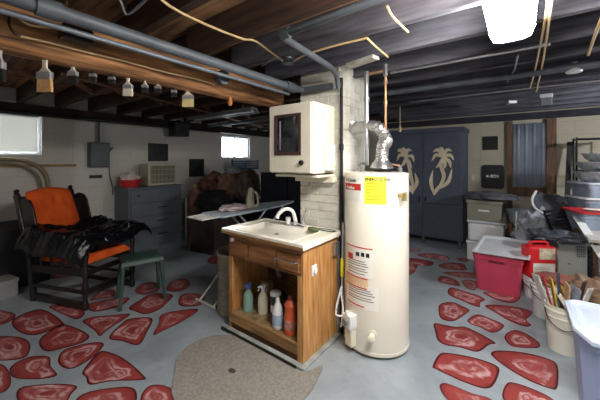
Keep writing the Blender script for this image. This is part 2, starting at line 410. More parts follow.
# ---- joists, each its own timber
ys = []; y = 1.19-.4*10
while y < YF-.1: ys.append(y); y += .4
for y in ys:
    jm = JOISTW if y < 1.25 else JOISTG
    j = B(); j.box((-1.9, y, ZJ), (XR, y+.048, ZC)); struct('ceiling_joist', j, jm)
    j = B(); j.box((XL, y+.05, ZJ), (-1.86, y+.098, ZC)); struct('ceiling_joist', j, JOISTW)
for X in (-2.75, -3.9):
    for a, b2 in zip(ys, ys[1:]):
        if a < -.5 or a > 4.3: continue
        br = B(); br.bar((X, a+.098, ZJ+.02), (X, b2+.05, ZC-.02), .05, .02, (1, 0, 0)); br.bar((X+.055, a+.098, ZC-.02), (X+.055, b2+.05, ZJ+.02), .05, .02, (1, 0, 0))
        struct('cross_brace', br, BRACEW)
# ---- the big rough beam carrying the joists
bm_ = B(); n = 60; prev = None
for i in range(n+1):
    y = YN+(2.12-YN)*i/n; ring = []
    for k in range(16):
        a = 2*PI*k/16+.2; dx = math.cos(a); dz = math.sin(a)
        s = max(abs(dx), abs(dz)); rr = .86+.14/s*.9
        wob = .012*noise.noise(Vector((dx*1.2, dz*1.2, y*2.3)))+.006*noise.noise(Vector((dx*3, dz*3, y*9)))
        x = -1.90+dx*(.125*rr+wob); z = 2.035+dz*(.124*rr+wob)
        ring.append(bm_.v((x, y, min(z, ZJ-.001))))
    if prev:
        for k in range(16): bm_.f([prev[k], prev[(k+1)%16], ring[(k+1)%16], ring[k]])
    else: bm_.f(ring)
    prev = ring
bm_.f(prev[::-1])
struct('ceiling_beam', bm_, BEAMW, smooth=True)
struct('trim_1', B().box((XL+.001, YN, 2.06), (XL+.10, YF, ZJ-.001)), mat('sill_plate', (44, 36, 32), .9, var=.3))   # sill plate on the left wall
struct('trim_2', B().box((-5.1, YF-.10, 2.06), (XR, YF-.001, ZJ-.001)), mat('far_sill_plate', (58, 58, 68), .9, var=.3))

# ---- windows
def window(i, y0, y1, z0, z1, blinds):
    fr = B(); t = .035; xo = XL-.10
    fr.box((xo, y0, z0), (xo+.06, y1, z0+t)); fr.box((xo, y0, z1-t), (xo+.06, y1, z1))
    fr.box((xo, y0, z0+t), (xo+.06, y0+t, z1-t)); fr.box((xo, y1-t, z0+t), (xo+.06, y1, z1-t))
    if not blinds: fr.box((xo+.01, (y0+y1)/2-.012, z0+t), (xo+.04, (y0+y1)/2+.012, z1-t))
    f = struct('window_%d' % i, fr, mat('window_frame_paint', (205, 208, 215), .5, var=.08))
    p = B(); p.box((xo+.02, y0+t, z0+t), (xo+.026, y1-t, z1-t))
    g = obj('window_pane', p, mat('window_glass', (240, 245, 250), .05, trans=1, var=0, ior=1.1), f, W=True)
    if blinds:
        s = B(); z = z0+.05
        while z < z1-.05:
            s.bar((XL-.022, y0+.04, z), (XL-.022, y1-.04, z), .030, .0012, (.985, 0, .17)); z += .022
        s.box((XL-.045, y0+.04, z1-.05), (XL-.01, y1-.04, z1-.03))
        for yy in (y0+.2, y1-.2): s.tube([(XL-.022, yy, z0+.04), (XL-.022, yy, z1-.04)], .0015, 5)
        bl = obj('blind_slats', s, BLM, f, W=True)
BLM = mat('blind_slat', (240, 236, 224), .5, var=.02)
BLM.node_tree.nodes['Principled BSDF'].inputs['Transmission Weight'].default_value = .2
window(1, *w1, True); window(2, *w2, False)

# ---- chimney of painted brick
ch = B(); CX0, CX1, CY0, CY1 = -1.60, -1.20, 2.14, 2.64
ch.box((CX0+.004, CY0+.004, 0), (CX1-.004, CY1-.004, ZC-.001)); rc = random.Random(5); z = .0; row = 0
while z < ZC-.03:
    h = min(.066, ZC-.002-z)
    for face in range(4):
        Lx = (CX1-CX0) if face % 2 == 0 else (CY1-CY0); u = -.1 if row % 2 else 0
        while u < Lx-.001:
            a = max(u, 0)+.004*(u > 0); e = min(u+.2, Lx)-.004*(u+.2 < Lx); d = rc.uniform(0, .004)
            if e-a > .02:
                if face == 0: ch.box((CX0+a, CY0-d, z+.004), (CX0+e, CY0+.03, z+h))
                if face == 2: ch.box((CX0+a, CY1-.03, z+.004), (CX0+e, CY1+d, z+h))
                if face == 1: ch.box((CX1-.03, CY0+a, z+.004), (CX1+d, CY0+e, z+h))
                if face == 3: ch.box((CX0-d, CY0+a, z+.004), (CX0+.03, CY0+e, z+h))
            u += .2
    z += .07; row += 1
struct('chimney', ch, mat('painted_brick', (228, 226, 216), .8, var=.25, scale=4, bump=.5, bscale=40, col2=(184, 180, 166)), bevel=.003)

# ---- far wall boarding: plywood panel and posts around the grey panel
struct('trim_3', B().box((-.17, YF-.05, .02), (-.095, YF-.001, 2.05)), wood('post_wood', (120, 94, 72), (74, 54, 42), 'z', 3))
struct('trim_4', B().box((.325, YF-.07, .02), (.44, YF-.001, 2.05)), wood('dark_post_wood', (128, 92, 66), (66, 46, 36), 'z', 3))
struct('trim_5', B().box((-.094, YF-.03, .84), (.324, YF-.001, .985)), MC['dark_post_wood'])

# ================================================================== LAMPS
t = thing('fluorescent_fixture', 'bright lit white fluorescent fixture on the ceiling joists', 'ceiling light', (-.035, 1.25, 2.03))
hs = B(); hs.box((-.07, -.61, .085), (.07, .61, .128)); obj('housing', hs, WHITE, t, bevel=.004)
df = B(); prof = [(-.088, .084), (-.095, .06), (-.075, .01), (-.04, 0), (.04, 0), (.075, .01), (.095, .06), (.088, .084)]
df.prism([(x, -.60, z) for x, z in prof], (0, 1, 0), 1.20); obj('diffuser', df, emis('lit_diffuser', (255, 250, 244), LAMP), t)
for y0 in (-.615, .60): obj('end_cap', B().prism([(x*1.04, y0, z*1.02-.001) for x, z in prof], (0, 1, 0), .015), PLASTIC_W, t)

t = thing('shop_light', 'unlit grey metal shop light under the dark joists beyond the beam', 'ceiling light', (-3.48, 2.69, 2.04))
b = B(); b.prism([(-.72, -.09, .0), (-.72, -.04, .06), (-.72, .04, .06), (-.72, .09, .0), (-.72, .08, 0), (-.72, .035, .05), (-.72, -.035, .05), (-.72, -.08, 0)], (1, 0, 0), 1.44); obj('reflector', b, mat('grey_enamel', (150, 152, 156), .4, .2), t)
for s in (-1, 1):
    b = B(); b.tube([(-.66, s*.03, .022), (.66, s*.03, .022)], .013, 8); obj('tube', b, PLASTIC_W, t, smooth=True)
    b = B(); b.tube([(s*.5, 0, .055), (s*.5, 0, .125)], .004, 6); obj('hanger', b, GREYW, t)

# ================================================================== WATER HEATER
HC = Vector((-.91, 2.21, 0)); HR = .245; HT = 1.325
t = thing('water_heater', 'tall cream cylindrical gas water heater beside the wooden sink cabinet', 'water heater', HC)
HMAT = mat('heater_enamel', (220, 214, 200), .32, var=.03, coat=.3)
b = B(); b.lathe([(HR-.012, .03), (HR, .035), (HR, HT-.012), (HR-.006, HT-.003), (HR-.02, HT), (.0, HT+.006)], n=72); obj('tank', b, HMAT, t, smooth=True)
b = B(); b.lathe([(HR-.03, 0), (HR-.03, .03), (0, .03)], n=48); obj('base_ring', b, BLACK, t)
b = B(); b.lathe([(HR-.004, .022), (HR+.004, .024), (HR+.004, .045), (HR-.001, .047)], n=72); obj('bottom_band', b, HMAT, t, smooth=True)
b = B()
b.lathe([(HR+.0015, HT-.045), (HR+.0015, HT-.041), (HR-.001, HT-.040)], n=72); obj('top_seam', b, HMAT, t, smooth=True)
hood = t
# draft hood over the flue
b = B(); b.lathe([(.085, HT+.03), (.088, HT+.034), (.075, HT+.065), (.055, HT+.085), (.053, HT+.10), (.048, HT+.10), (.05, HT+.08), (.07, HT+.06), (.08, HT+.03)], c=(.04, .02, 0), n=32)
dh = obj('draft_hood', b, STEEL, t, smooth=True)
for k in range(4):
    a = k*PI/2+.4; b = B(); b.bar((.04+.08*math.cos(a), .02+.08*math.sin(a), HT+.002), (.04+.08*math.cos(a), .02+.08*math.sin(a), HT+.034), .012, .003); obj('hood_leg', b, STEEL, dh)
b = B(); b.lathe([(.075, HT+.004), (.078, HT+.012), (.05, HT+.014)], c=(.04, .02, 0), n=32); obj('flue_collar', b, BLACK, t, smooth=True)
for px, py in ((-.13, -.03), (.16, .09)):
    b = B(); b.lathe([(.018, HT), (.018, HT+.03), (.012, HT+.035), (.012, HT+.05)], c=(px, py, 0), n=14); obj('water_nipple', b, STEEL, t, smooth=True)
def cylhit(px, py, r=HR):
    d = FR*((px-300)/FX)+FD; A = d.dot(d); c = -HC; Bq = 2*d.dot(c); Cq = c.dot(c)-r*r
    disc = Bq*Bq-4*A*Cq
    s = (-Bq-math.sqrt(max(disc, 0)))/(2*A); p = d*s
    return math.atan2(p.y-HC.y, p.x-HC.x), CH-(py-160)/FX*s
def decal(name, x0, y0, x1, y1, m, parent, lift=.0012, label=None):
    a0, z0 = cylhit(x0, y0); a1, z1 = cylhit(x1, y1); zt = cylhit((x0+x1)/2, y0)[1]; zb = cylhit((x0+x1)/2, y1)[1]
    if a1 < a0: a1 += 2*PI
    bb = B(); n = 10; R = HR+lift; rows = []
    for i in range(n+1):
        a = a0+(a1-a0)*i/n; rows.append([bb.v((rr*math.cos(a), rr*math.sin(a), z)) for rr, z in ((R, zb), (R, zt), (R-lift*.6, zt), (R-lift*.6, zb))])
    for p, q in zip(rows, rows[1:]):
        for k in range(4): bb.f([p[k], q[k], q[(k+1)%4], p[(k+1)%4]])
    bb.f(rows[0]); bb.f(rows[-1][::-1])
    o = obj(name, bb, m, parent, label=label); return o, (a0, a1, zb, zt)
def decal_text(s, ext, fz, fx, size, m, parent, align='LEFT', lift=.0018):
    a0, a1, zb, zt = ext; aa = a0+(a1-a0)*fx; zz = zb+(zt-zb)*fz
    def bend(co):
        R = HR+lift+co.z; a = aa+co.x/HR; return Vector((R*math.cos(a), R*math.sin(a), zz+co.y))
    return text(s, size, m, parent, None, bend=bend, W=False, align=align, depth=.0003)
PAPER = mat('label_paper', (236, 234, 226), .5, var=.03); REDP = mat('label_red', (196, 52, 40), .5, var=.05); YELP = mat('label_yellow', (236, 232, 60), .5, var=.05)
INK = mat('label_ink', (30, 28, 30), .6, var=0); INKG = mat('label_grey_ink', (120, 118, 112), .6, var=0)
o, e = decal('maker_label', 345.8, 177, 361, 201, PAPER, t, label='white label with a red band')
decal('label_band', 346, 183.5, 361, 190, REDP, o, .0018)
decal_text('A.O.Smith', e, .80, .08, .030, INK, o); decal_text('ProMax', e, .50, .18, .030, PAPER, o, lift=.0025)
o, e = decal('energy_label', 364.5, 176.5, 386.5, 204.5, YELP, t, label='yellow energy label')
decal_text('ENERGYGUIDE', e, .85, .04, .026, INK, o)
def lines(parent, x0, y0, x1, y1, n, m, lift=.0017, gap=.55):
    for i in range(n):
        ya = y0+(y1-y0)*i/n; decal('print_line', x0, ya, x0+(x1-x0)*(.8+.2*((i*37) % 5)/5), ya+(y1-y0)/n*gap*.6, m, parent, lift)
YELD = mat('label_olive_ink', (176, 172, 40), .6, var=0)
lines(o, 367, 183, 384, 202, 6, YELD)
decal('bar_code_label', 389, 175.5, 402, 182.5, mat('pale_label', (226, 222, 210), .5, var=.02), t)
# the safety labels lower down
o, e = decal('warning_label', 346.5, 247, 373, 277, PAPER, t, label='white warning label with red headings')
decal('label_band', 346.8, 247, 372.5, 248.2, REDP, o, .0018)
decal('label_band', 348.5, 252.5, 353, 258, REDP, o, .0018)
for k, xx in enumerate((356, 361, 366)): decal('warning_symbol', xx, 252+k*.8, xx+3.4, 256+k*.9, INK, o, .0018)
lines(o, 348.5, 260, 369, 275, 6, INKG)
o, e = decal('caution_label', 346.8, 276.5, 368, 286, mat('orange_label', (226, 196, 158), .5, var=.03), t)
decal('label_band', 347, 276.3, 367.5, 277.4, REDP, o, .002)
o, e = decal('instruction_label', 347, 285.5, 379, 309, PAPER, t, label='white instruction label')
decal('label_band', 347.2, 286, 367, 287.2, REDP, o, .0018); decal('label_band', 347.5, 303.5, 364, 304.8, REDP, o, .0018)
lines(o, 349, 289, 376, 302, 5, INKG)
# relief valve
def radial(px, py, L0=0, L1=.06):
    a, z = cylhit(px, py); d = Vector((math.cos(a), math.sin(a), 0)); p = d*HR; p.z = z; return p, d
p, d = radial(399, 195); b = B(); BR = mat('brass', (190, 170, 110), .35, .7, var=.2)
b.tube([p-d*.01, p+d*.05], .015, 12); b.tube([p+d*.05-Vector((0, 0, .035)), p+d*.05+Vector((0, 0, .018))], .017, 12)
v = obj('relief_valve', b, BR, t, smooth=True); b = B(); b.bar(p+d*.045+Vector((0, 0, .022)), p+d*.045+FR*.06+Vector((0, 0, .035)), .018, .004); obj('valve_lever', b, STEEL, v)
# drain valve
p, d = radial(372, 335); b = B(); b.tube([p-d*.01, p+d*.045], [.02, .016], 14); b.tube([p+d*.042, p+d*.05, p+d*.062, p+d*.066], [.016, .026, .026, .018], 16); obj('drain_valve', b, CREAM, t, smooth=True)
b = B(); b.tube([p-d*.002, p+d*.004], .034, 20); obj('valve_escutcheon', b, HMAT, t, smooth=True)
# gas control and burner access
p, d = radial(352.5, 319); sd = Vector((-d.y, d.x, 0))
def lbox(bb, c, d, sd, w_, dp, h):
    M = Matrix(((sd.x, d.x, 0, c.x), (sd.y, d.y, 0, c.y), (0, 0, 1, c.z), (0, 0, 0, 1))); bb.box((-w_/2, -dp*.1, -h/2), (w_/2, dp*.9, h/2), M); return bb
gc = obj('gas_control', lbox(B(), p+Vector((0,0,0)), d, sd, .085, .07, .10), PLASTIC_W, t, bevel=.006)
b = B(); q = p+d*.062; b.tube([q, q+d*.02], [.026, .023], 18); obj('control_knob', b, mat('grey_knob', (120, 122, 126), .4), gc, smooth=True)
b = B(); q = p+d*.05+Vector((0, 0, .05)); b.tube([q, q+Vector((0, 0, .02))], .016, 14); obj('control_button', b, PLASTIC_W, gc, smooth=True)
q = p.copy(); q.z = .15
bc = obj('burner_cover', lbox(B(), q, d, sd, .07, .05, .20), CREAM, t, bevel=.006)
b = B(); b.tube([p+d*.03-Vector((0, 0, .04)), p+d*.035-Vector((0, 0, .10)), q+d*.04+Vector((0, 0, .1))], .006, 8)
b.tube([p+d*.02+sd*-.02-Vector((0, 0, .04)), p+d*.045-sd*.02-Vector((0, 0, .10)), q+d*.04-sd*.02+Vector((0, 0, .08))], .004, 8); obj('pilot_tube', b, STEEL, t, smooth=True)
b = B(); pc, dc = radial(346.5, 316); b.tube(spline([pc+dc*.03, pc+dc*.03+Vector((-.05, -.02, .02)), Vector((-1.125, 2.04, .42))-HC, Vector((-1.12, 2.03, .36))-HC, Vector((-1.10, 2.02, .27))-HC, pc+dc*.03+Vector((-.01, -.01, -.08))], 8), .007, 8)
obj('gas_tube', b, PLASTIC_W, t, smooth=True)

# flue duct, conduit, copper pipes by the heater
b = B(); top = HC+Vector((.04, .02, HT+.102)); pts = []
ctrl = [top-Vector((0,0,.012)), top+Vector((.01, 0, .10)), at(386, 140, 2.36), at(377, 127, 2.38), Vector((-1.13, 2.33, 1.70)), Vector((-1.18, 2.36, 1.72))]
pts = spline(ctrl, 12); b.tube(pts, [.046 if i % 2 else .052 for i in range(len(pts))], 18)
meta(obj('flue_duct', b, FOIL, smooth=True), 'crinkled silver flexible flue duct rising from the water heater to the chimney', 'duct')
b = B(); q = at(366.5, 160, 2.42); b.tube([(q.x, q.y, HT+.05), (q.x, q.y, ZJ-.01)], .020, 12)
for zz in (1.55, 1.9): b.tube([(q.x, q.y, zz), (q.x, q.y, zz+.04)], .026, 12)
q2 = HC+Vector((-.13, -.03, HT+.045))
b.tube(spline([(q.x, q.y, HT+.07), (q2.x+.01, q2.y+.02, HT+.06), tuple(q2)], 4), .014, 8)
meta(obj('conduit', b, STEEL, smooth=True), 'shiny vertical metal pipe just left of the flue duct', 'pipe')
b = B(); q = HC+Vector((.16, .09, HT+.049)); q3 = Vector((q.x-.115, q.y-.09, 0)); q3 = at(385.5, 160, 2.33)
b.tube([(q.x, q.y, HT+.05), (q3.x, q3.y, HT+.07), (q3.x, q3.y, ZJ-.06)], .010, 10)
for zz in (1.86, 2.03): b.tube([(q3.x, q3.y, zz), (q3.x, q3.y, zz+.03)], .015, 10)
b.tube([(q3.x, q3.y, ZJ-.06), (q3.x-.02, q3.y, ZJ-.03), (q3.x-.18, q3.y+.0, ZJ-.03)], .010, 10)
meta(obj('copper_pipe', b, COPPER, smooth=True), 'thin vertical copper water pipe right of the flue duct', 'pipe')
b = B(); b.tube([(-1.165, 2.115, .0), (-1.165, 2.115, 2.09)], .014, 10)
for zz in (.75, 1.5): b.tube([(-1.165, 2.115, zz), (-1.165, 2.115, zz+.05)], .019, 10)
meta(obj('gas_pipe', b, IRON, smooth=True), 'thin black iron pipe running down the chimney corner', 'pipe')
# gas hose with yellow tag, valve on cabinet side
b = B(); b.tube(spline([(-1.13, 2.075, .92), (-1.125, 2.06, .7), (-1.13, 2.06, .5), (-1.12, 2.05, .36), (-1.10, 2.06, .30), (-1.085, 2.10, .32)], 8), .008, 8)
gh = obj('gas_hose', b, GREYW, smooth=True); meta(gh, 'grey gas supply hose with a yellow tag between cabinet and water heater', 'hose')
b = B(); b.tube([(-1.13, 2.058, .50), (-1.128, 2.058, .64)], .013, 8); obj('tag', b, mat('yellow_tag', (226, 214, 40), .5), gh, W=True, label='yellow tag')

# ================================================================== SINK CABINET
X0, X1, Y0, Y1, ZB, ZT = -1.975, -1.195, 1.63, 2.10, .02, .80
t = thing('sink_cabinet', 'open-front orange-brown wooden sink cabinet full of cleaning bottles', 'cabinet', ((X0+X1)/2, (Y0+Y1)/2, 0))
th = .018
b = B(); k = 0; y = Y0
for wd in (.13, .11, .12, .108):
    b.box((X1-th, y, 0), (X1, y+wd-.002, ZT)); y += wd
obj('side_panel', b, OAK, t, W=True, bevel=.0015)
obj('side_panel', B().box((X0, Y0, 0), (X0+th, Y1, ZT)), OAK, t, W=True)
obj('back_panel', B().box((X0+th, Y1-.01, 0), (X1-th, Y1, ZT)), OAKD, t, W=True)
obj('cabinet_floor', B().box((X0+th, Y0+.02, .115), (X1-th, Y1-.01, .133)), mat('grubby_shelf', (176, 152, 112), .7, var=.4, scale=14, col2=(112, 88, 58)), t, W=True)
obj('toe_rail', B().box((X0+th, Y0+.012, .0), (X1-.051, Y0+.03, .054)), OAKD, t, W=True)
obj('bottom_rail', B().box((X0+.0, Y0-.004, .055), (X1-.0505, Y0+.018, .135)), wood('worn_rail', (172, 134, 88), (122, 88, 54), 'x', 4), t, W=True, bevel=.002)
obj('stile', B().box((X0, Y0-.004, .136), (X0+.045, Y0+.016, ZT-.19)), OAK, t, W=True, bevel=.002)
obj('stile', B().box((X1-.05, Y0-.004, .0), (X1-.0185, Y0+.016, ZT-.19)), OAK, t, W=True, bevel=.002)
obj('apron_rail', B().box((X0, Y0-.004, ZT-.19), (X1-.0185, Y0+.016, ZT)), OAKX, t, W=True, bevel=.002)
for xa, xb in ((X0+.03, X0+.235), (X0+.255, X0+.535), (X0+.555, X1-.03)):
    f = obj('drawer_front', B().box((xa, Y0-.016, ZT-.165), (xb, Y0-.0045, ZT-.05)), OAKX, t, W=True, bevel=.003)
b = B(); b.tube(spline([(X1-.23, Y0-.014, .715), (X1-.225, Y0-.055, .715), (X1-.12, Y0-.06, .72), (X1-.035, Y0-.055, .715), (X1-.03, Y0-.014, .715)], 6), .006, 8); obj('towel_bar', b, CHROME, t, W=True, smooth=True)
b = B(); b.lathe([(.014, 0), (.012, .01), (.018, .018), (.012, .026)], c=(X0+.06, Y0-.005, .755), n=14, M=Matrix.Rotation(PI/2, 4, 'X')); obj('knob', b, PLASTIC_W, t, W=True, smooth=True, label='white knob')
b = B(); b.box((X1-.0, Y0+.10, .585), (X1+.006, Y0+.16, .66)); b.tube([(X1+.006, Y0+.13, .622), (X1+.022, Y0+.13, .622)], .018, 12); obj('side_outlet', b, PLASTIC_W, t, W=True, bevel=.001, label='small white plate on the side')
b = B(); b.box((X1, Y1-.09, .66), (X1+.035, Y1-.02, .76)); obj('electric_box', b, STEEL, t, W=True, bevel=.003)
# sink drain inside
b = B(); b.tube(spline([(-1.62, 1.85, .72), (-1.62, 1.85, .50), (-1.62, 1.89, .44), (-1.62, 1.94, .47), (-1.62, 2.0, .50), (-1.62, 2.085, .50)], 6), .02, 10); obj('drain_trap', b, mat('grimy_pvc', (110, 108, 102), .6), t, W=True, smooth=True)
# base strip on the floor
b = B(); b.box((X0-.03, Y0-.05, .0), (X1+.04, Y0-.006, .018)); b.box((X1+.002, Y0-.006, .0), (X1+.04, Y1, .018))
bs = obj('floor_strip', b, mat('strip_paint', (168, 174, 170), .6, var=.25, scale=12), None, bevel=.002); meta(bs, 'pale painted wooden strip along the foot of the sink cabinet', 'trim board')
obj('rubber_seal', B().box((X0-.03, Y0-.064, 0), (X1-.02, Y0-.051, .022)), BLACK, bs, W=True)

# ---- sink top
CT0, CT1, CU0, CU1 = -2.02, -1.165, 1.585, 2.112
CZ = .805
t = thing('wash_basin', 'white enamel sink top with raised rim on the wooden cabinet', 'sink', ((CT0+CT1)/2, (CU0+CU1)/2, CZ))
b = B(); bx0, bx1, by0, by1 = CT0+.12, CT1-.14, CU0+.06, CU1-.13
top = CZ+.035
def ringv(x0, x1, y0, y1, z): return [b.v((x0, y0, z)), b.v((x1, y0, z)), b.v((x1, y1, z)), b.v((x0, y1, z))]
rings = [ringv(CT0, CT1, CU0, CU1, CZ), ringv(CT0, CT1, CU0, CU1, top+.006), ringv(CT0+.018, CT1-.018, CU0+.018, CU1-.005, top+.006),
         ringv(CT0+.028, CT1-.028, CU0+.028, CU1-.01, top-.002), ringv(bx0-.016, bx1+.016, by0-.016, by1+.016, top-.002), ringv(bx0-.008, bx1+.008, by0-.008, by1+.008, top+.004),
         ringv(bx0, bx1, by0, by1, top-.006), ringv(bx0+.03, bx1-.03, by0+.03, by1-.03, top-.028), ringv(bx0+.06, bx1-.06, by0+.05, by1-.05, top-.034)]
for a, c in zip(rings, rings[1:]):
    for k in range(4): b.f([a[k], a[(k+1)%4], c[(k+1)%4], c[k]])
b.f(rings[-1])
lo = ringv(bx0-.01, bx1+.01, by0-.01, by1+.01, CZ-.001)
lo2 = ringv(bx0+.02, bx1-.02, by0+.02, by1-.02, top-.042)
for k in range(4): b.f([rings[0][k], lo[k], lo[(k+1)%4], rings[0][(k+1)%4]]); b.f([lo[k], lo2[k], lo2[(k+1)%4], lo[(k+1)%4]])
b.f(lo2[::-1])
obj('basin', b, mat('stained_enamel', (236, 234, 226), .3, var=.1, scale=7, coat=.3, col2=(222, 214, 192)), t, W=True, bevel=.004)
obj('wood_edging', B().box((CT0-.003, CU0-.004, CZ+.002), (CT1+.002, CU0, CZ+.022)), mat('edging', (150, 112, 70), .5), t, W=True)
b = B(); b.lathe([(.02, 0), (.022, .004), (.0, .005)], c=((bx0+bx1)/2, (by0+by1)/2, top-.0335), n=16); obj('drain', b, CHROME, t, W=True, smooth=True)
fx, fy = -1.57, 2.03
b = B(); b.box((fx-.10, fy-.025, top-.001), (fx+.10, fy+.025, top+.014)); b.tube([(fx, fy, top+.01), (fx, fy, top+.045)], .02, 14)
fa = obj('faucet', b, CHROME, t, W=True, bevel=.003, smooth=True)
b = B(); b.tube(spline([(fx, fy, top+.035), (fx-.02, fy-.02, top+.13), (fx-.055, fy-.07, top+.155), (fx-.09, fy-.12, top+.12), (fx-.10, fy-.135, top+.08)], 8), .016, 12); obj('spout', b, PLASTIC_W, fa, W=True, smooth=True, label='curved white spout')
b = B(); b.tube([(fx-.085, fy, top+.012), (fx-.085, fy, top+.07)], [.022, .024], 14); obj('faucet_handle', b, PLASTIC_W, fa, W=True, smooth=True)
b = B(); b.tube([(fx+.085, fy, top+.012), (fx+.09, fy-.005, top+.06), (fx+.12, fy-.005, top+.17)], [.018, .014, .008], 12); obj('faucet_handle', b, CHROME, fa, W=True, smooth=True)
b = B(); b.lump((-1.34, 1.965, top+.018), (.055, .03, .018), 2, .15)
meta(obj('sponge', b, mat('green_sponge', (96, 104, 70), .9, bump=.5), smooth=True), 'small dark green scouring sponge on the sink rim', 'sponge')
b = B(); b.tube([Vector((-1.27+.07*math.cos(a)*1.2, 2.06+.03*math.sin(a), top+.004)) for a in [k*PI/10 for k in range(20)]]+[Vector((-1.27+.084, 2.06, top+.004))], .004, 6)
meta(obj('wire_loop', b, mat('dark_green_wire', (50, 74, 66), .5), smooth=True), 'dark looped cord lying on the back corner of the sink', 'cord')

# ---- bottles in the cabinet
SH = .134
def spray(name, lab, x, y, h, r, body, head, group='cleaning bottles inside the sink cabinet', lblm=None):
    t = thing(name, lab, 'bottle', (x, y, SH), random.uniform(-.4, .4), group)
    b = B(); b.lathe([(r*.95, 0), (r, .01), (r, h*.5), (r*.8, h*.64), (r*.38, h*.74), (r*.36, h*.8)], n=20); obj('bottle_body', b, body, t, smooth=True)
    b = B(); b.lathe([(r*.42, h*.78), (r*.42, h*.84), (r*.3, h*.86)], n=14); b.prism([(-.012, -.045, h*.92), (-.012, -.045, h*.97), (-.012, .02, h), (-.012, .032, h*.95), (-.012, .012, h*.85), (-.012, -.012, h*.85), (-.012, -.018, h*.92)], (1, 0, 0), .024)
    b.tube([(0, -.02, h*.92), (0, -.045, h*.85), (0, -.042, h*.8)], .005, 6); obj('spray_head', b, head, t, smooth=False, bevel=.002)
    if lblm:
        b = B(); b.lathe([(r*1.01, h*.15), (r*1.02, h*.16), (r*1.02, h*.45), (r*1.01, h*.46)], n=20); obj('bottle_label', b, lblm, t, smooth=True)
    return t
WHP = PLASTIC_W
spray('spray_bottle', 'translucent teal spray bottle with a blue head, leftmost in the cabinet', -1.86, 1.74, .235, .042, mat('pale_teal', (150, 190, 178), .3, var=.1, alpha=.9), mat('blue_head', (90, 110, 170), .4))
spray('spray_bottle', 'white spray bottle standing second from the left in the cabinet', -1.73, 1.785, .24, .042, mat('milky_plastic', (222, 216, 196), .35, var=.05), WHP)
def bottle(name, lab, x, y, prof, body, cap, lblm=None, lz=None, n=20, sx=1, top=None):
    t = thing(name, lab, 'bottle', (x, y, SH), 0, 'cleaning bottles inside the sink cabinet'); S = Matrix.Diagonal((sx, 1, 1, 1))
    b = B(); b.lathe(prof, n=n, M=S); obj('bottle_body', b, body, t, smooth=True)
    r, z = prof[-1]; b = B(); b.lathe([(r*1.15, z-.002), (r*1.15, z+.02), (r*.9, z+.026)], n=16, M=S); obj('cap', b, cap, t, smooth=True)
    if lblm:
        R = max(p[0] for p in prof)*1.015; b = B(); b.lathe([(R*.98, lz[0]), (R, lz[0]+.003), (R, lz[1]-.003), (R*.98, lz[1])], n=n, M=S); obj('bottle_label', b, lblm, t, smooth=True)
    return t
tall = [(.04, 0), (.042, .01), (.042, .17), (.04, .185)]
bottle('spray_can', 'dark green cylinder tin with a white top between the bottles in the cabinet', -1.60, 1.80, tall, mat('dark_green_can', (46, 70, 56), .4, var=.2), PLASTIC_W, PAPER, (.05, .11))
bottle('dish_soap_bottle', 'white detergent bottle with pale blue label at the front of the cabinet', -1.49, 1.70, [(.036, 0), (.042, .012), (.042, .12), (.03, .165), (.016, .19), (.014, .20)], mat('white_bottle', (228, 230, 232), .35, var=.03), PLASTIC_W, mat('blue_label', (170, 190, 214), .5), (.03, .11), sx=1.1)
bottle('cleaner_bottle', 'tall orange-red cleaner bottle, rightmost in the cabinet', -1.365, 1.70, [(.04, 0), (.046, .012), (.046, .12), (.036, .17), (.044, .21), (.022, .24), (.016, .25)], mat('orange_plastic', (226, 100, 62), .35, var=.1), mat('dark_red_cap', (130, 40, 36), .4), mat('orange_white_label', (220, 150, 140), .5, var=.4, scale=30), (.04, .11), sx=1.1)
bottle('cleaner_bottle', 'dark brown-red bottle standing behind the orange one in the cabinet', -1.33, 1.87, [(.04, 0), (.045, .012), (.045, .18), (.02, .235), (.016, .25)], mat('brown_red_plastic', (130, 58, 44), .4), BLACKP)
b = B(); b.box((-.045, -.035, 0), (.045, .035, .20)); t = meta(obj('box', b, mat('tan_box', (176, 146, 104), .7, var=.2), bevel=.001, loc=(-1.82, 1.93, SH)), 'tan cardboard box standing behind the spray bottles in the cabinet', 'box')
b = B(); b.box((-.03, -.0355, .05), (.03, -.035, .15)); obj('box_label', b, PAPER, t)

# ---- ribbed bin left of cabinet
b = B(); pr = []; 
for i in range(12): z = i*.045; pr += [(.155, z), (.163, z+.012), (.163, z+.024), (.155, z+.036)]
pr = [(.14, 0)]+pr+[(.172, .54), (.172, .56), (.16, .56), (.15, .1)]
t = thing('ribbed_bin', 'ribbed greyish bin standing left of the sink cabinet', 'bin', (-2.17, 1.86, 0))
b.lathe(pr, n=28); obj('bin_body', b, mat('bin_grey', (150, 140, 124), .5, var=.2), t, smooth=True)

# ---- wall cabinet on the chimney
a = (-1.665, 1.79, 1.315); c = (-1.24, 2.135, 1.865)
t = thing('wall_cabinet', 'cream metal wall cabinet with a dark framed glass door above the sink', 'cabinet', ((a[0]+c[0])/2, (a[1]+c[1])/2, a[2]))
obj('cabinet_body', B().box((a[0], a[1]+.022, a[2]), c), CREAM, t, W=True, bevel=.006)
dr = B(); m_ = .075; zlo = a[2]+.155
dr.box((a[0]+.006, a[1], a[2]+.008), (a[0]+m_, a[1]+.020, c[2]-.008)); dr.box((c[0]-m_-.03, a[1], a[2]+.008), (c[0]-.006, a[1]+.020, c[2]-.008))
dr.box((a[0]+m_, a[1], c[2]-m_-.02), (c[0]-m_-.03, a[1]+.020, c[2]-.008)); dr.box((a[0]+m_, a[1], a[2]+.008), (c[0]-m_-.03, a[1]+.020, zlo))
door = obj('door', dr, CREAM, t, W=True, bevel=.002)
fr = B(); xa, xb, za, zb = a[0]+m_-.012, c[0]-m_-.018, zlo-.012, c[2]-m_-.008; w_ = .026; yf = a[1]-.008
DKW = mat('dark_red_frame', (70, 44, 42), .5, var=.2)
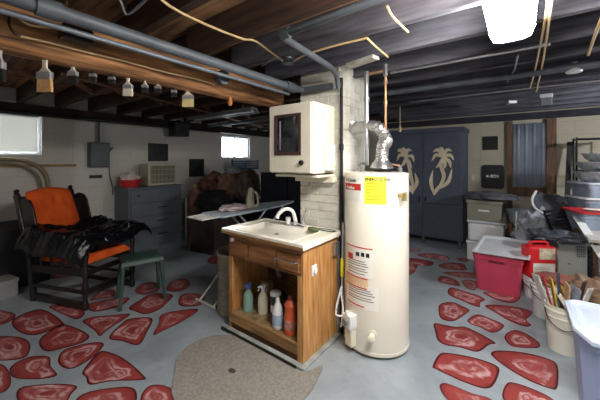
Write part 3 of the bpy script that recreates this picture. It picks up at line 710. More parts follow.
fr.box((xa, yf, za), (xb, a[1]-.0005, za+w_)); fr.box((xa, yf, zb-w_), (xb, a[1]-.0005, zb)); fr.box((xa, yf, za+w_), (xa+w_, a[1]-.0005, zb-w_)); fr.box((xb-w_, yf, za+w_), (xb, a[1]-.0005, zb-w_))
obj('window_frame', fr, DKW, door, W=True, bevel=.002)
obj('glass', B().box((xa+w_-.004, a[1]+.004, za+w_-.004), (xb-w_+.004, a[1]+.008, zb-w_+.004)), mat('smoked_glass', (60, 62, 66), .08, var=.5, scale=9, coat=1), door, W=True)
b = B(); b.box((xa+.05, a[1]+.001, za+.04), (xa+.062, a[1]+.0035, zb-.05)); obj('inner_divider', b, GREYW, door, W=True)
b = B(); b.lathe([(.018, 0), (.021, .008), (.017, .022), (.0, .024)], c=(c[0]-.085, a[1], a[2]+.085), n=18, M=Matrix.Rotation(PI/2, 4, 'X')); obj('knob', b, BLACK, door, W=True, smooth=True)
b = B(); b.box((c[0]-.01, a[1]+.03, a[2]+.02), (c[0]+.004, c[1]-.03, a[2]+.04)); 
b = B(); b.box((c[0], a[1]+.15, c[2]-.14), (c[0]+.003, a[1]+.16, c[2]-.07)); obj('side_hinge', b, STEEL, t, W=True)
t = thing('paper_dispenser', 'small white box hanging on the side of the cream wall cabinet', 'dispenser', (c[0]+.02, 2.0, 1.335))
obj('dispenser_body', B().box((c[0]+.001, 1.97, 1.335), (c[0]+.045, 2.07, 1.545)), PLASTIC_W, t, W=True, bevel=.006)
obj('dispenser_slot', B().box((c[0]+.0455, 1.985, 1.35), (c[0]+.047, 2.055, 1.40)), CREAM, t, W=True)
t = thing('wall_shelf', 'narrow cream shelf on the chimney just below the wall cabinet', 'shelf', (-1.45, 2.05, 1.27))
obj('shelf_board', B().box((-1.655, 1.86, 1.283), (-1.235, 2.134, 1.303)), CREAM, t, W=True, bevel=.003)
obj('shelf_bracket', B().box((-1.60, 2.06, 1.235), (-1.215, 2.134, 1.282)), CREAM, t, W=True, bevel=.002)

# ================================================================== MAT
mt = B(); P = [(175,375),(176,362),(184,350),(198,341),(215,336),(229,335)]
wp = [onZ(*p, 0) for p in P]+[Vector((-1.975, 1.60, 0)), Vector((-1.5, 1.575, 0)), Vector((-1.17, 1.575, 0))]+[onZ(*p, 0) for p in ((322,366),(318,379),(305,399))]+[Vector((-1.08, 1.15, 0)), Vector((-1.2, .97, 0)), Vector((-1.45, .92, 0)), Vector((-1.68, .95, 0))]
wp = [Vector((p.x, p.y, .002)) for p in wp]; wp = catmull(wp, 4)
mt.prism(wp, (0, 0, 1), .006)
def carpet(name, c, c2):
    m = mat(name, c, .95, var=0, scale=60, bump=.4, bscale=160, col2=c2); return m
meta(obj('floor_mat', mt, carpet('mat_pile', (144, 140, 132), (122, 118, 111))), 'grey oval carpet mat in front of the sink cabinet', 'mat')
b = B(); q = onZ(232, 372, 0); b.lump((q.x, q.y, .009), (.028, .018, .003), 4, .3)
meta(obj('stain', b, mat('dark_stain', (70, 62, 58), .9), smooth=True), 'small dark blot on the grey oval mat', 'stain')

# ================================================================== CHAIR
t = thing('armchair', 'dark wooden armchair with orange cushions under the window', 'armchair', (-3.93, .754, 0), math.atan2(.25, .65))
DW = mat('ebony_wood', (34, 26, 26), .35, var=.3, coat=.25)
OR = mat('orange_velour', (222, 92, 22), .85, var=.12, scale=5, bump=.3, bscale=90, col2=(186, 66, 14))
def turned(x, y, z0, z1, r, lean=(0, 0), beads=4):
    bb = B(); n = 22; pts = []; rr = []
    for i in range(n+1):
        f = i/n; pts.append((x+lean[0]*f, y+lean[1]*f, z0+(z1-z0)*f)); rr.append(r*(1+.28*math.sin(f*beads*2*PI)))
    return bb.tube(pts, rr, 12)
WCH = .54; DCH = .68      # x forward, y across (0 near side)
for yy in (0, WCH):
    b = B(); b.bar((0, yy, 0), (-.05, yy, .42), .045, .05, (1,0,0)); b.bar((-.05, yy, .42), (-.25, yy, 1.06), .045, .05, (1,0,0)); rp = obj('rear_post', b, DW, t, bevel=.006)
    b = B(); b.lathe([(.012, 0), (.026, .015), (.018, .03), (.028, .045), (.0, .065)], c=(-.252, yy, 1.055), n=12); obj('finial', b, DW, rp, smooth=True)
    obj('front_post', turned(DCH, yy, 0, .62, .024), DW, t, smooth=True)
    b = B(); b.bar((-.10, yy, .655), (.05, yy, .665), .05, .028); b.bar((.05, yy, .665), (DCH+.04, yy, .635), .062, .03); obj('armrest', b, DW, t, bevel=.008)
    b = B(); b.bar((.0, yy, .055), (DCH, yy, .035), .045, .05); b.bar((-.02, yy, .16), (DCH, yy, .16), .025, .03); b.bar((-.03, yy, .33), (DCH, yy, .35), .03, .07); obj('side_rail', b, DW, t, bevel=.004)
    b = B()
    for k in range(4): b.tube([(.1+k*.14, yy, .37), (.1+k*.14, yy, .64)], .010, 8)
    obj('spindle_row', b, DW, t, smooth=True)
    # wing of the back
    s = -1 if yy == 0 else 1; b = B()
    prof = [(-.06, .62), (.02, .66), (.05, .75), (.02, .85), (-.01, .95), (-.06, 1.01), (-.14, 1.03), (-.21, 1.0), (-.11, .64)]
    b.prism([(x, yy-.012 if s < 0 else yy+.012, z) for x, z in prof], (0, -s, 0), -.02 if s > 0 else .02); obj('wing', b, DW, t, bevel=.004)
for p_, q_ in (((DCH, 0, .16), (DCH, WCH, .16)), ((DCH, 0, .34), (DCH, WCH, .34)), ((-.03, 0, .34), (-.03, WCH, .34))):
    b = B(); b.bar(p_, q_, .03, .05); obj('cross_rail', b, DW, t, bevel=.004)
b = B()
for k in range(5): yy = .09+k*.09; b.tube([(-.045, yy, .40), (-.235, yy, .99)], .011, 8)
b.bar((-.24, 0, 1.0), (-.24, WCH, 1.0), .03, .07, (-.3, 0, 1)); obj('back_frame', b, DW, t, bevel=.003)
def cushion(nm, fn, th_, dimples, nu=26, nv=26):
    bb = B()
    def pos(u, v, s):
        p, nrm = fn(u, v); e = (1-(2*u-1)**6)*(1-(2*v-1)**6)
        h = th_*(e**.5)
        for du, dv in dimples: h -= .022*math.exp(-((u-du)**2+(v-dv)**2)/.0022)
        return p+nrm*(h if s else -th_*.3*(e**.5))
    A = [[bb.v(pos(i/nu, j/nv, 1)) for j in range(nv+1)] for i in range(nu+1)]; Cc = [[bb.v(pos(i/nu, j/nv, 0)) for j in range(nv+1)] for i in range(nu+1)]
    for i in range(nu):
        for j in range(nv): bb.f([A[i][j], A[i+1][j], A[i+1][j+1], A[i][j+1]]); bb.f([Cc[i][j], Cc[i][j+1], Cc[i+1][j+1], Cc[i+1][j]])
    bmesh.ops.remove_doubles(bb.bm, verts=bb.bm.verts, dist=.0004)
    return obj(nm, bb, OR, t, smooth=True)
def backfn(u, v):      # u across, v up
    z = .46+.62*v; x = -.055-.19*v+.03; nar = .232+.02*math.sin(v*PI*1.3)
    arch = .035*(1-(2*u-1)**2)*v
    return Vector((x, WCH/2+(u-.5)*2*nar, z+arch)), Vector((.95, 0, .3)).normalized()
cushion('back_cushion', backfn, .085, [(.28,.72),(.72,.72),(.5,.76),(.38,.45),(.68,.48),(.55,.2)])
def seatfn(u, v):
    return Vector((.03+.66*v, WCH/2+(u-.5)*2*.245, .40+.03*v)), Vector((0, 0, 1))
cushion('seat_cushion', seatfn, .085, [(.3,.3),(.7,.3),(.3,.7),(.7,.7)])
# black bags over the arms
BAGM = mat('black_bag', (16, 17, 22), .22, var=.2, bump=.4, bscale=25)
CM = Matrix.Translation((-3.93, .754, 0)) @ Matrix.Rotation(math.atan2(.25, .65), 4, 'Z')
b = B()
def bag(u, v):
    y = -.135+.82*v; k_ = max(0, min(1, (y-.0)/.09)); x0 = -.03+.17*k_*k_*(3-2*k_); x = x0+(.81-x0)*u
    sag = .05*math.sin(PI*max(0, min(1, (y-.02)/(WCH-.04))))
    h = .735-sag-.03*u-1.9*max(0, -.05-y)-.8*max(0, y-WCH-.07)-.6*max(0, u-.93)
    k = noise.noise(Vector((x*6, y*6, 3))); k2 = abs(noise.noise(Vector((x*11, y*11, 8))))
    h += .035*max(0, .22-u)/.22+.03*k+.035*(.4-k2*1.6)
    x += .02*noise.noise(Vector((x*5, y*5, 1))); y += .02*noise.noise(Vector((x*5, y*5, 11)))
    return Vector((x, y, h))
n = 60; g = [[b.v(CM @ bag(i/n, j/n)) for j in range(n+1)] for i in range(n+1)]
def low(i, j):
    p = bag(i/n, j/n); e = min(i, j, n-i, n-j)/n; y_ = p.y
    ins = max(0, min(1, e*14)); lowz = .674 if (y_ < .06 or y_ > WCH-.06) else .56
    lowz = min(lowz, p.z-.012); p.z = min(p.z-.006, p.z*(1-ins)+lowz*ins-(.045*(1-ins) if e < .04 else 0)); return CM @ p
g2 = [[b.v(low(i, j)) for j in range(n+1)] for i in range(n+1)]
for i in range(n):
    for j in range(n): b.f([g[i][j], g[i+1][j], g[i+1][j+1], g[i][j+1]]); b.f([g2[i][j], g2[i][j+1], g2[i+1][j+1], g2[i+1][j]])
    b.f([g[i][0], g2[i][0], g2[i+1][0], g[i+1][0]]); b.f([g[i][n], g[i+1][n], g2[i+1][n], g2[i][n]])
    b.f([g[0][i], g[0][i+1], g2[0][i+1], g2[0][i]]); b.f([g[n][i], g2[n][i], g2[n][i+1], g[n][i+1]])
meta(obj('black_plastic_bag', b, BAGM, smooth=True), 'crumpled shiny black plastic bag draped over the orange armchair', 'bag')

# ================================================================== STOOL
t = thing('stool', 'dark green plastic step stool beside the orange armchair', 'stool', (-3.10, 1.42, 0), math.radians(-17))
GP = mat('green_plastic', (50, 74, 68), .4, var=.1)
TX, TY = .14, .18
b = B(); b.frustum((0, 0), (TX+.01, TY+.01), (TX, TY), .40, .435); b.frustum((0, 0), (TX, TY), (TX-.02, TY-.02), .435, .448)
for k in range(5): b.box((-TX+.05, -.12+k*.056, .448), (TX-.05, -.12+k*.056+.02, .4505))
obj('seat', b, GP, t, bevel=.006)
for sx in (-1, 1):
    for sy in (-1, 1):
        b = B(); b.prism([(sx*(TX+.0), sy*(TY+.0), .405), (sx*(TX-.055), sy*TY, .405), (sx*(TX+.008), sy*(TY+.03), 0), (sx*(TX+.038), sy*(TY+.03), 0)], (0, -sy, 0), .028); obj('leg', b, GP, t, bevel=.004)
b = B()
for sy in (-1, 1): b.box((-TX+.04, sy*(TY-.006)-.005, .36), (TX-.04, sy*(TY-.006)+.005, .405))
obj('apron', b, GP, t)

# ================================================================== CHEST OF DRAWERS
t = thing('chest_of_drawers', 'dark grey painted chest of drawers against the left wall', 'chest of drawers', (-4.99, 2.44, 0))
GD = mat('dark_grey_paint', (96, 104, 112), .5, var=.12)
x0, x1, y0, y1, z1 = -5.25, -4.75, 2.0, 2.88, .99
obj('carcass', B().box((x0, y0, .05), (x1-.02, y1, z1-.03)), GD, t, W=True, bevel=.004)
obj('top', B().box((x0, y0-.012, z1-.03), (x1+.01, y1+.012, z1)), GD, t, W=True, bevel=.004)
obj('plinth', B().box((x0+.02, y0+.02, 0), (x1-.04, y1-.02, .05)), GD, t, W=True)
for k in range(4):
    za = .09+k*.218; d = obj('drawer', B().box((x1-.019, y0+.03, za), (x1+.002, y1-.03, za+.208)), GD, t, W=True, bevel=.004)
    b = B()
    if k < 3: b.bar((x1+.014, (y0+y1)/2-.0, za+.12), (x1+.014, (y0+y1)/2+.16, za+.12), .014, .014); b.box((x1+.002, (y0+y1)/2+.01, za+.115), (x1+.012, (y0+y1)/2+.02, za+.125)); b.box((x1+.002, (y0+y1)/2+.14, za+.115), (x1+.012, (y0+y1)/2+.15, za+.125))
    else: b.lathe([(.012, 0), (.016, .012), (.012, .02)], c=(x1+.002, y0+.14, za+.12), n=12, M=Matrix.Rotation(PI/2, 4, 'Y'))
    obj('handle', b, BLACK, d, W=True)
# AC unit
t = thing('air_conditioner', 'beige window air conditioner with grille on the chest of drawers', 'air conditioner', (-5.03, 2.60, .99))
obj('casing', B().box((-5.2, 2.36, .992), (-4.90, 2.86, 1.355)), mat('beige_plastic', (190, 184, 160), .5, var=.06), t, W=True, bevel=.008)
b = B(); b.box((-4.899, 2.40, 1.03), (-4.895, 2.82, 1.32)); g = obj('grille', b, mat('dark_grille', (96, 94, 80), .7), t, W=True)
b = B()
for k in range(18): b.box((-4.8945, 2.405+k*.0235, 1.035), (-4.889, 2.411+k*.0235, 1.315))
for k in range(3): b.box((-4.8945, 2.402, 1.08+k*.09), (-4.888, 2.818, 1.086+k*.09))
obj('grille_bars', b, MC['beige_plastic'], g, W=True)
t = thing('basket', 'red plastic basket on the left end of the grey chest of drawers', 'basket', (-5.02, 2.13, .99))
b = B(); pr = [(.125, 0), (.155, .10), (.165, .105), (.165, .118), (.15, .11), (.12, .008)]; b.lathe(pr, n=24, M=Matrix.Diagonal((1, 1.05, 1, 1))); obj('basket_body', b, mat('red_plastic', (196, 44, 48), .45, var=.15), t, smooth=True)
b = B(); b.lump((-5.02, 2.13, 1.14), (.135, .14, .075), 5, .3, 3); meta(obj('cloth', b, mat('white_pink_cloth', (222, 204, 200), .9, var=.2), smooth=True), 'crumpled white cloth heaped in the red basket', 'cloth')
# ---- wall hung things on the left wall
t = thing('fuse_box', 'grey-green electrical fuse box on the white left wall', 'fuse box', (XL+.001, 1.775, 1.31))
FB = mat('fuse_green', (66, 80, 80), .45, var=.15)
obj('box_body', B().box((XL+.001, 1.63, 1.31), (XL+.12, 1.90, 1.69)), FB, t, W=True, bevel=.006)
obj('box_lid', B().box((XL+.121, 1.64, 1.32), (XL+.132, 1.89, 1.68)), FB, t, W=True, bevel=.004)
b = B(); b.box((XL+.03, 1.901, 1.50), (XL+.07, 1.915, 1.62)); b.bar((XL+.05, 1.915, 1.56), (XL+.09, 1.95, 1.62), .02, .015); obj('switch_lever', b, BLACK, t, W=True)
b = B(); b.tube([(XL+.06, 1.765, 1.69), (XL+.06, 1.765, 2.055)], .017, 10); obj('conduit', b, FB, t, W=True, smooth=True)
b = B(); b.tube(spline([(XL+.06, 1.885, 1.40), (XL+.05, 1.91, 1.385), (XL+.02, 1.93, 1.2), (XL+.02, 1.97, .99), (XL+.02, 1.975, .86)], 8), .006, 6)
meta(obj('power_cord', b, BLACK, smooth=True), 'thin black cord hanging from the fuse box to the chest', 'cord')
t = thing('outlet', 'small dark horizontal outlet plate on the left wall below the fuse box', 'outlet', (XL+.002, 1.75, 1.14))
obj('plate', B().box((XL+.001, 1.655, 1.135), (XL+.012, 1.83, 1.185)), BLACK, t, W=True, bevel=.002)
for yy in (1.69, 1.74, 1.79): obj('socket', B().box((XL+.0125, yy-.01, 1.15), (XL+.015, yy+.01, 1.17)), IRON, t, W=True)
b = B(); q0 = onX(0, 167, XL); b.box((XL+.001, -.6, 1.325), (XL+.03, 1.49, 1.36)); meta(obj('wall_rail', b, RAILW, bevel=.002), 'thin tan wooden rail along the left wall under the window', 'rail')
b = B(); x = XL+.055
b.tube(spline([(x, -.4, 1.43), (x, .5, 1.43), (x, .85, 1.42), (x, 1.05, 1.33), (x, 1.14, 1.18), (x, 1.16, .9), (x, 1.16, .2)], 8), .022, 10)
meta(obj('hose', b, mat('tan_hose', (150, 128, 92), .5, var=.15), smooth=True), 'thick tan hose curving down the wall behind the armchair', 'hose')
b = B(); b.tube(spline([(x+.045, -.4, 1.385), (x+.045, .5, 1.38), (x+.045, .8, 1.37), (x+.045, .97, 1.28), (x+.045, 1.06, 1.12), (x+.045, 1.08, .8), (x+.045, 1.08, .2)], 8), .018, 10)
meta(obj('hose', b, mat('grey_tan_hose', (128, 116, 96), .5, var=.15), smooth=True), 'thinner grey-brown hose in front of the thick tan hose', 'hose')
def frame_pic(name, lab, y0, y1, z0, z1, cat='picture', inner=(30, 32, 36)):
    t = thing(name, lab, cat, (XL+.001, (y0+y1)/2, z0)); w_ = .022
    b = B(); b.box((XL+.001, y0, z0), (XL+.022, y1, z0+w_)); b.box((XL+.001, y0, z1-w_), (XL+.022, y1, z1)); b.box((XL+.001, y0, z0+w_), (XL+.022, y0+w_, z1-w_)); b.box((XL+.001, y1-w_, z0+w_), (XL+.022, y1, z1-w_)); obj('frame', b, BLACK, t, W=True)
    obj('picture_panel', B().box((XL+.002, y0+w_, z0+w_), (XL+.012, y1-w_, z1-w_)), mat('dark_picture_%d' % inner[0], inner, .4, var=.6, scale=10), t, W=True)
a1 = onX(148, 160, XL); a2 = onX(167.5, 144, XL); frame_pic('picture_frame', 'black square framed picture on the wall above the air conditioner', a1.y, a2.y, a1.z-.02, a2.z)
a1 = onX(189, 177, XL); a2 = onX(203.5, 159, XL); frame_pic('picture_frame', 'black framed picture with dim figure on the wall left of the far window', a1.y, a2.y, a1.z, a2.z, inner=(52, 56, 62))
a1 = onX(171, 136, -5.1); a2 = onX(185, 124, -5.1)
t = thing('speaker', 'black loudspeaker hanging in the dark joists above the left wall', 'speaker', (-5.1, (a1.y+a2.y)/2, a1.z))
obj('speaker_case', B().box((-5.19, a1.y, a1.z), (-4.95, a2.y, 2.10)), BLACK, t, W=True, bevel=.008)
b = B(); b.lathe([(.07, 0), (.05, -.01), (0, -.012)], c=(-4.949, (a1.y+a2.y)/2, a1.z+.12), n=20, M=Matrix.Rotation(PI/2, 4, 'Y')); obj('speaker_cone', b, IRON, t, W=True, smooth=True)
obj('bracket', B().box((-5.1, a1.y+.1, 2.10), (-5.04, a1.y+.16, ZJ-.001)), IRON, t, W=True)
# dark boxes at the left edge
t = thing('storage_box', 'dark storage box on the floor at the far left behind the armchair', 'box', (-4.75, .55, 0))
DKB = mat('dark_box', (38, 38, 42), .8, var=.2)
obj('box_body', B().box((-5.1, .1, 0), (-4.45, 1.0, .62)), DKB, t, W=True, bevel=.01); obj('lid', B().box((-5.12, .08, .62), (-4.43, 1.02, .66)), DKB, t, W=True, bevel=.006)
q = onZ(12, 297, 0)
t = thing('white_box', 'small grey-white box on the floor at the left edge beside the armchair', 'box', (q.x-.1, q.y-.12, 0), math.radians(10))
obj('box_body', B().box((-.14, -.16, 0), (.12, .15, .15)), mat('grey_white_card', (150, 152, 150), .7, var=.1), t, bevel=.004); obj('lid', B().box((-.147, -.167, .15), (.127, .157, .18)), MC['grey_white_card'], t, bevel=.004)

# ================================================================== IRONING BOARD and surroundings
t = thing('ironing_board', 'pale blue ironing board with white legs behind the sink', 'ironing board', (-2.42, 2.40, 0), 0)
b = B(); P = []
for f in range(13): pass
out = [(-.17, -.62), (.17, -.62), (.175, 0), (.16, .25), (.10, .5), (.04, .64), (-.04, .64), (-.10, .5), (-.16, .25), (-.175, 0)]
b.prism([(x, y, .865) for x, y in out], (0, 0, 1), .02); bd = obj('board', b, mat('ironing_cover', (188, 202, 214), .85, var=.15), t, bevel=.008)
b = B()
for a_, c_ in (((-.13, -.55), (.14, .45)), ((.13, -.55), (-.14, .45))): pass
LEGW = mat('white_tube', (214, 214, 208), .4, .2)
b.tube([(-.12, .35, .86), (-.14, -.66, .02)], .011, 8); b.tube([(.10, .35, .86), (.085, -.66, .02)], .011, 8); b.tube([(-.2, -.66, .014), (.11, -.66, .014)], .013, 8); obj('leg', b, LEGW, t, smooth=True)
b = B(); b.tube([(-.08, -.35, .86), (-.09, .5, .02)], .011, 8); b.tube([(.08, -.35, .86), (.09, .5, .02)], .011, 8); b.tube([(-.18, .5, .014), (.18, .5, .014)], .013, 8); obj('leg', b, LEGW, t, smooth=True)
b = B(); b.tube([(-.13, -.62, .875), (-.14, -.80, .87), (.10, -.80, .87), (.13, -.62, .875)], .006, 8); b.box((-.14, -.79, .866), (.10, -.63, .869))
for k in range(4): b.tube([(-.1+k*.06, -.62, .87), (-.1+k*.06, -.80, .873)], .004, 6)
obj('iron_rest', b, LEGW, t, smooth=True)
# clothes iron standing on its heel
t = thing('clothes_iron', 'cream clothes iron standing upright on the ironing board', 'iron', (-2.42, 2.30, .886), math.radians(-65))
b = B(); b.prism([(-.05, -.035, 0), (.05, -.035, 0), (.055, -.035, .05), (.04, -.035, .14), (.0, -.035, .215), (-.04, -.035, .14), (-.055, -.035, .05)], (0, 1, 0), .012); obj('soleplate', b, STEEL, t)
b = B(); b.prism([(-.048, -.022, 0), (.048, -.022, 0), (.05, -.022, .05), (.036, -.022, .15), (.0, -.022, .225), (-.036, -.022, .15), (-.05, -.022, .05)], (0, 1, 0), .05); obj('iron_body', b, CREAM, t, bevel=.006)
b = B(); b.tube(spline([(0, .02, .19), (0, .07, .16), (0, .085, .10), (0, .08, .03), (0, .02, .015)], 6), .013, 8); obj('handle', b, CREAM, t, smooth=True)
b = B(); b.box((-.02, .013, .06), (.02, .016, .12)); obj('water_window', b, BLACKP, t)
b = B(); b.lump((-2.42, 2.06, .918), (.11, .16, .035), 9, .35, 3)
meta(obj('cloth', b, mat('pale_pink_cloth', (214, 196, 196), .9, var=.25, scale=20), smooth=True), 'crumpled pale pink cloth lying on the ironing board', 'cloth')

# dark pile beneath the far window
def lumpy(name, lab, cat, c, size, seed, col, amp=.25, freq=2.5, rough=.9, group=None, bump=.3, flat=None, ridged=False, sub=4, m=None):
    b = B(); b.lump(c, size, seed, amp, freq, sub, flat, ridged)
    return meta(obj(name, b, m or mat('%s_%d_cloth' % (cat.replace(' ', '_'), seed), col, rough, var=.3, scale=9, bump=bump, bscale=30), smooth=True), lab, cat, group)
t = thing('low_cabinet', 'dark low cabinet below the far window under the clothes pile', 'cabinet', (-4.3, 3.6, 0))
NAVY = mat('navy_paint', (40, 48, 62), .6, var=.2)
obj('cabinet_body', B().box((-4.95, 3.30, 0), (-3.70, 3.95, .70)), NAVY, t, W=True, bevel=.006)
for k in range(2): obj('door', B().box((-4.94+k*.62, 3.28, .05), (-4.34+k*.62, 3.299, .67)), NAVY, t, W=True, bevel=.004)
G_ = 'clothes and bags heaped below the far window'
lumpy('clothes_bundle', 'maroon-brown bundle of clothes at the left of the heap under the far window', 'clothes', (-4.74, 3.52, .93), (.26, .24, .25), 11, (136, 92, 84), group=G_, flat=-.225)
lumpy('cloth_bag', 'brown cloth bag with a pale emblem in the middle of the heap', 'bag', (-4.28, 3.60, .94), (.25, .26, .28), 12, (190, 150, 128), group=G_, flat=-.235)
b = B(); c_ = at(229, 181, 5.62); n_ = (Vector((0,0,0))-Vector((c_.x, c_.y, 0))).normalized()
lumpy('cloth_bag', 'grey-brown soft bag at the right end of the heap', 'bag', (-3.88, 3.62, .93), (.2, .24, .30), 13, (150, 130, 122), group=G_, flat=-.225)
lumpy('white_cloth', 'white cloth bundle on top of the brown bags near the far window', 'cloth', (-4.2, 3.58, 1.24), (.16, .15, .07), 14, (196, 200, 210), group=None)
t = thing('blue_crate', 'dark blue crate on the sill just below the far window', 'crate', (-5.15, 4.6, 1.22))
b = B()
for k in range(4): b.box((-5.02, 4.2, 1.22+k*.052), (-5.0, 5.0, 1.25+k*.052))
for yy in (4.2, 4.58, 4.98): b.box((-5.02, yy, 1.20), (-4.99, yy+.02, 1.43))
b.box((-5.28, 4.2, 1.20), (-5.0, 5.0, 1.215)); obj('crate_slats', b, mat('crate_blue', (58, 84, 112), .5, var=.3), t, W=True)
lumpy('round_bag', 'round black bag on the left end of the dark navy cabinet', 'bag', (-3.18, 3.65, 1.36), (.13, .15, .15), 15, (30, 30, 36), amp=.1, flat=-.136)
# lower boxes of the pile
t = thing('cardboard_box', 'dark cardboard box on the floor between the chest and the ironing board', 'box', (-3.9, 2.92, 0), math.radians(8))
obj('box_body', B().box((-.25, -.25, 0), (.25, .25, .6)), mat('dark_cardboard', (66, 54, 48), .85, var=.2), t, bevel=.004); obj('tape', B().box((-.255, -.03, .45), (.255, .03, .603)), mat('brown_tape', (84, 66, 52), .5), t)
lumpy('clothes_bundle', 'black jacket dumped on the dark cardboard box', 'clothes', (-3.9, 2.92, .76), (.3, .26, .18), 16, (26, 26, 30), flat=-.155)
# tall tank beside chest
t = thing('gas_cylinder', 'dull red-brown gas cylinder standing right of the grey chest', 'gas cylinder', (-4.52, 2.98, 0))
b = B(); b.lathe([(.10, 0), (.11, .02), (.11, .78), (.09, .87), (.04, .91), (.03, .93)], n=24); obj('cylinder_body', b, mat('cylinder_paint', (160, 104, 92), .5, var=.4, scale=5, col2=(84, 66, 64)), t, smooth=True)
b = B(); b.lathe([(.022, .93), (.022, .98), (.03, .985), (.03, 1.0)], n=12); b.tube([(0, 0, .96), (.06, 0, .96)], .012, 8); obj('valve', b, BR, t, smooth=True)
b = B(); b.tube([(-4.72, 2.94, 0), (-4.72, 2.94, .75)], .02, 10); t = meta(obj('pole', b, mat('pale_pole', (176, 178, 178), .5), smooth=True), 'short pale pole between the chest and the red-brown cylinder', 'pole')
b = B(); b.lathe([(.05, 0), (.055, .02), (.055, .35), (.03, .4)], c=(-4.80, 3.06, .0), n=16); 
meta(obj('canister', b, mat('dark_red_canister', (96, 36, 38), .4), smooth=True), 'dark red canister on the floor behind the pale pole', 'canister')
# dark cabinet right behind the faucet
t = thing('dark_cabinet', 'dark navy cabinet beyond the sink left of the chimney', 'cabinet', (-2.7, 3.6, 0))
obj('cabinet_body', B().box((-3.35, 3.4, 0), (-2.2, 3.9, 1.22)), NAVY, t, W=True, bevel=.006)
for k in range(2): d = obj('door', B().box((-3.33+k*.57, 3.38, .05), (-2.78+k*.57, 3.399, 1.19)), NAVY, t, W=True, bevel=.004); obj('handle', B().box((-2.82+k*.1, 3.36, .7), (-2.80+k*.1, 3.379, .85)), BLACK, d, W=True)
b = B(); b.tube([(-3.2, 3.65, 1.30), (-2.7, 3.65, 1.31), (-2.5, 3.65, 1.28)], .012, 8); b.tube([(-2.8, 3.65, 1.222), (-2.8, 3.65, 1.40)], .01, 8)
meta(obj('clothes_hanger', b, mat('turquoise', (60, 150, 180), .4), smooth=True), 'turquoise plastic hanger on top of the dark navy cabinet', 'hanger')

# ================================================================== LOCKER CABINET with palms
LX0, LX1, LY, LY1, LZ = -1.93, -.72, 5.24, 5.83, 1.93
t = thing('palm_cabinet', 'tall dark blue-grey double cabinet with two tan palm tree cutouts', 'cabinet', ((LX0+LX1)/2, (LY+LY1)/2, 0))
BG = mat('blue_grey_paint', (80, 86, 102), .55, var=.12)
obj('cabinet_body', B().box((LX0, LY+.022, .12), (LX1, LY1, LZ)), BG, t, W=True, bevel=.005)
obj('crown', B().box((LX0-.02, LY-.01, LZ-.05), (LX1+.02, LY1, LZ+.02)), BG, t, W=True, bevel=.01)
mid = (LX0+LX1)/2
palms = []
for k in range(2):
    xa = LX0+.02 if k == 0 else mid+.006; xb = mid-.006 if k == 0 else LX1-.02
    d = obj('door', B().box((xa, LY, .70), (xb, LY+.021, LZ-.06)), BG, t, W=True, bevel=.004); palms.append(d)
    d2 = obj('lower_door', B().box((xa, LY, .16), (xb, LY+.021, .688)), BG, t, W=True, bevel=.004)
    b = B(); hx_ = mid-.05 if k == 0 else mid+.05; b.box((hx_-.012, LY-.012, .72), (hx_+.012, LY-.0005, .80)); obj('handle', b, BLACK, d, W=True)
for xx in (LX0+.03, mid-.02, LX1-.07):
    for yy in (LY+.04, LY1-.08): obj('leg', B().box((xx, yy, 0), (xx+.04, yy+.04, .12)), BG, t, W=True)
TAN = mat('tan_cutout', (232, 218, 186), .7, var=.15)
def palm(pts_, parent):
    b = B(); P0 = [onY(x, y, LY) for x, y in pts_['hub']]; hub = (P0[0].x, P0[0].z)
    def st(pp, ww): q = [onY(x, y, LY) for x, y in pp]; q = spline([(v_.x, v_.z, 0) for v_ in q], 5); n = len(q); b.ribbon([(v_.x, v_.y) for v_ in q], [max(.004, ww*math.sin(PI*(.12+.84*i/(n-1)))) for i in range(n)], LY-.012-.0007*len(b.bm.verts)/120, LY-.0008)
    for f in pts_['fronds']: st(f, .052)
    for f in pts_['stem']: st(f, .055)
    obj('palm_cutout', b, TAN, parent, W=True, label='tan palm tree cutout')
palm({'hub': [(406,157)], 'fronds': [[(406,157),(400,155),(397,161)],[(406,157),(400,150),(398,152)],[(406,157),(404,149),(401,150)],[(406,157),(408,150),(412,151)],[(406,157),(412,156),(414,162)],[(406,157),(404,163),(401,167)],[(406,157),(409,162),(412,168)]],
      'stem': [[(406,158),(409,166),(411,176),(413,186),(413,194)],[(413,192),(404,182),(406,172)],[(413,192),(417,182),(415,173)],[(413,194),(411,188),(407,184)]]}, palms[0])
palm({'hub': [(443,157)], 'fronds': [[(443,157),(436,155),(432,161)],[(443,157),(438,150),(433,152)],[(443,157),(442,149),(439,148)],[(443,157),(447,150),(452,151)],[(443,157),(450,155),(454,160)],[(443,157),(449,161),(451,168)],[(443,157),(440,164),(436,168)],[(443,157),(445,164),(444,169)]],
      'stem': [[(443,158),(441,166),(444,176),(440,186),(434,194)],[(434,194),(431,182),(433,170)],[(436,190),(448,182),(452,169)],[(434,195),(438,188),(443,184)]]}, palms[1])

# ================================================================== ELECTRIC PANEL & wall squares
t = thing('metal_sheet', 'tall ribbed grey metal panel between wooden posts on the far wall', 'panel', (.115, YF-.03, 1.0))
GPN = mat('grey_sheet', (112, 120, 136), .3, .35, var=.1)
b = B(); b.box((-.085, YF-.045, 1.0), (.315, YF-.031, 2.0)); pn = obj('panel_sheet', b, GPN, t, W=True)
b = B()
for k in range(4): xx = -.04+k*.10; b.box((xx, YF-.056, 1.03), (xx+.03, YF-.0455, 1.97))
obj('panel_ribs', b, GPN, t, W=True, bevel=.004)
t = thing('black_square_frame', 'plain black square on the tan far wall, upper of the two', 'picture', (-.45, YF-.002, 1.72))
a1 = onY(483, 150, YF); a2 = onY(498, 136, YF); obj('panel_board', B().box((a1.x, YF-.02, a1.z), (a2.x, YF-.001, a2.z)), BLACK, t, W=True, bevel=.002)
t = thing('black_sign', 'black rounded square sign with a white mark, lower of the two', 'sign', (-.35, YF-.002, 1.25))
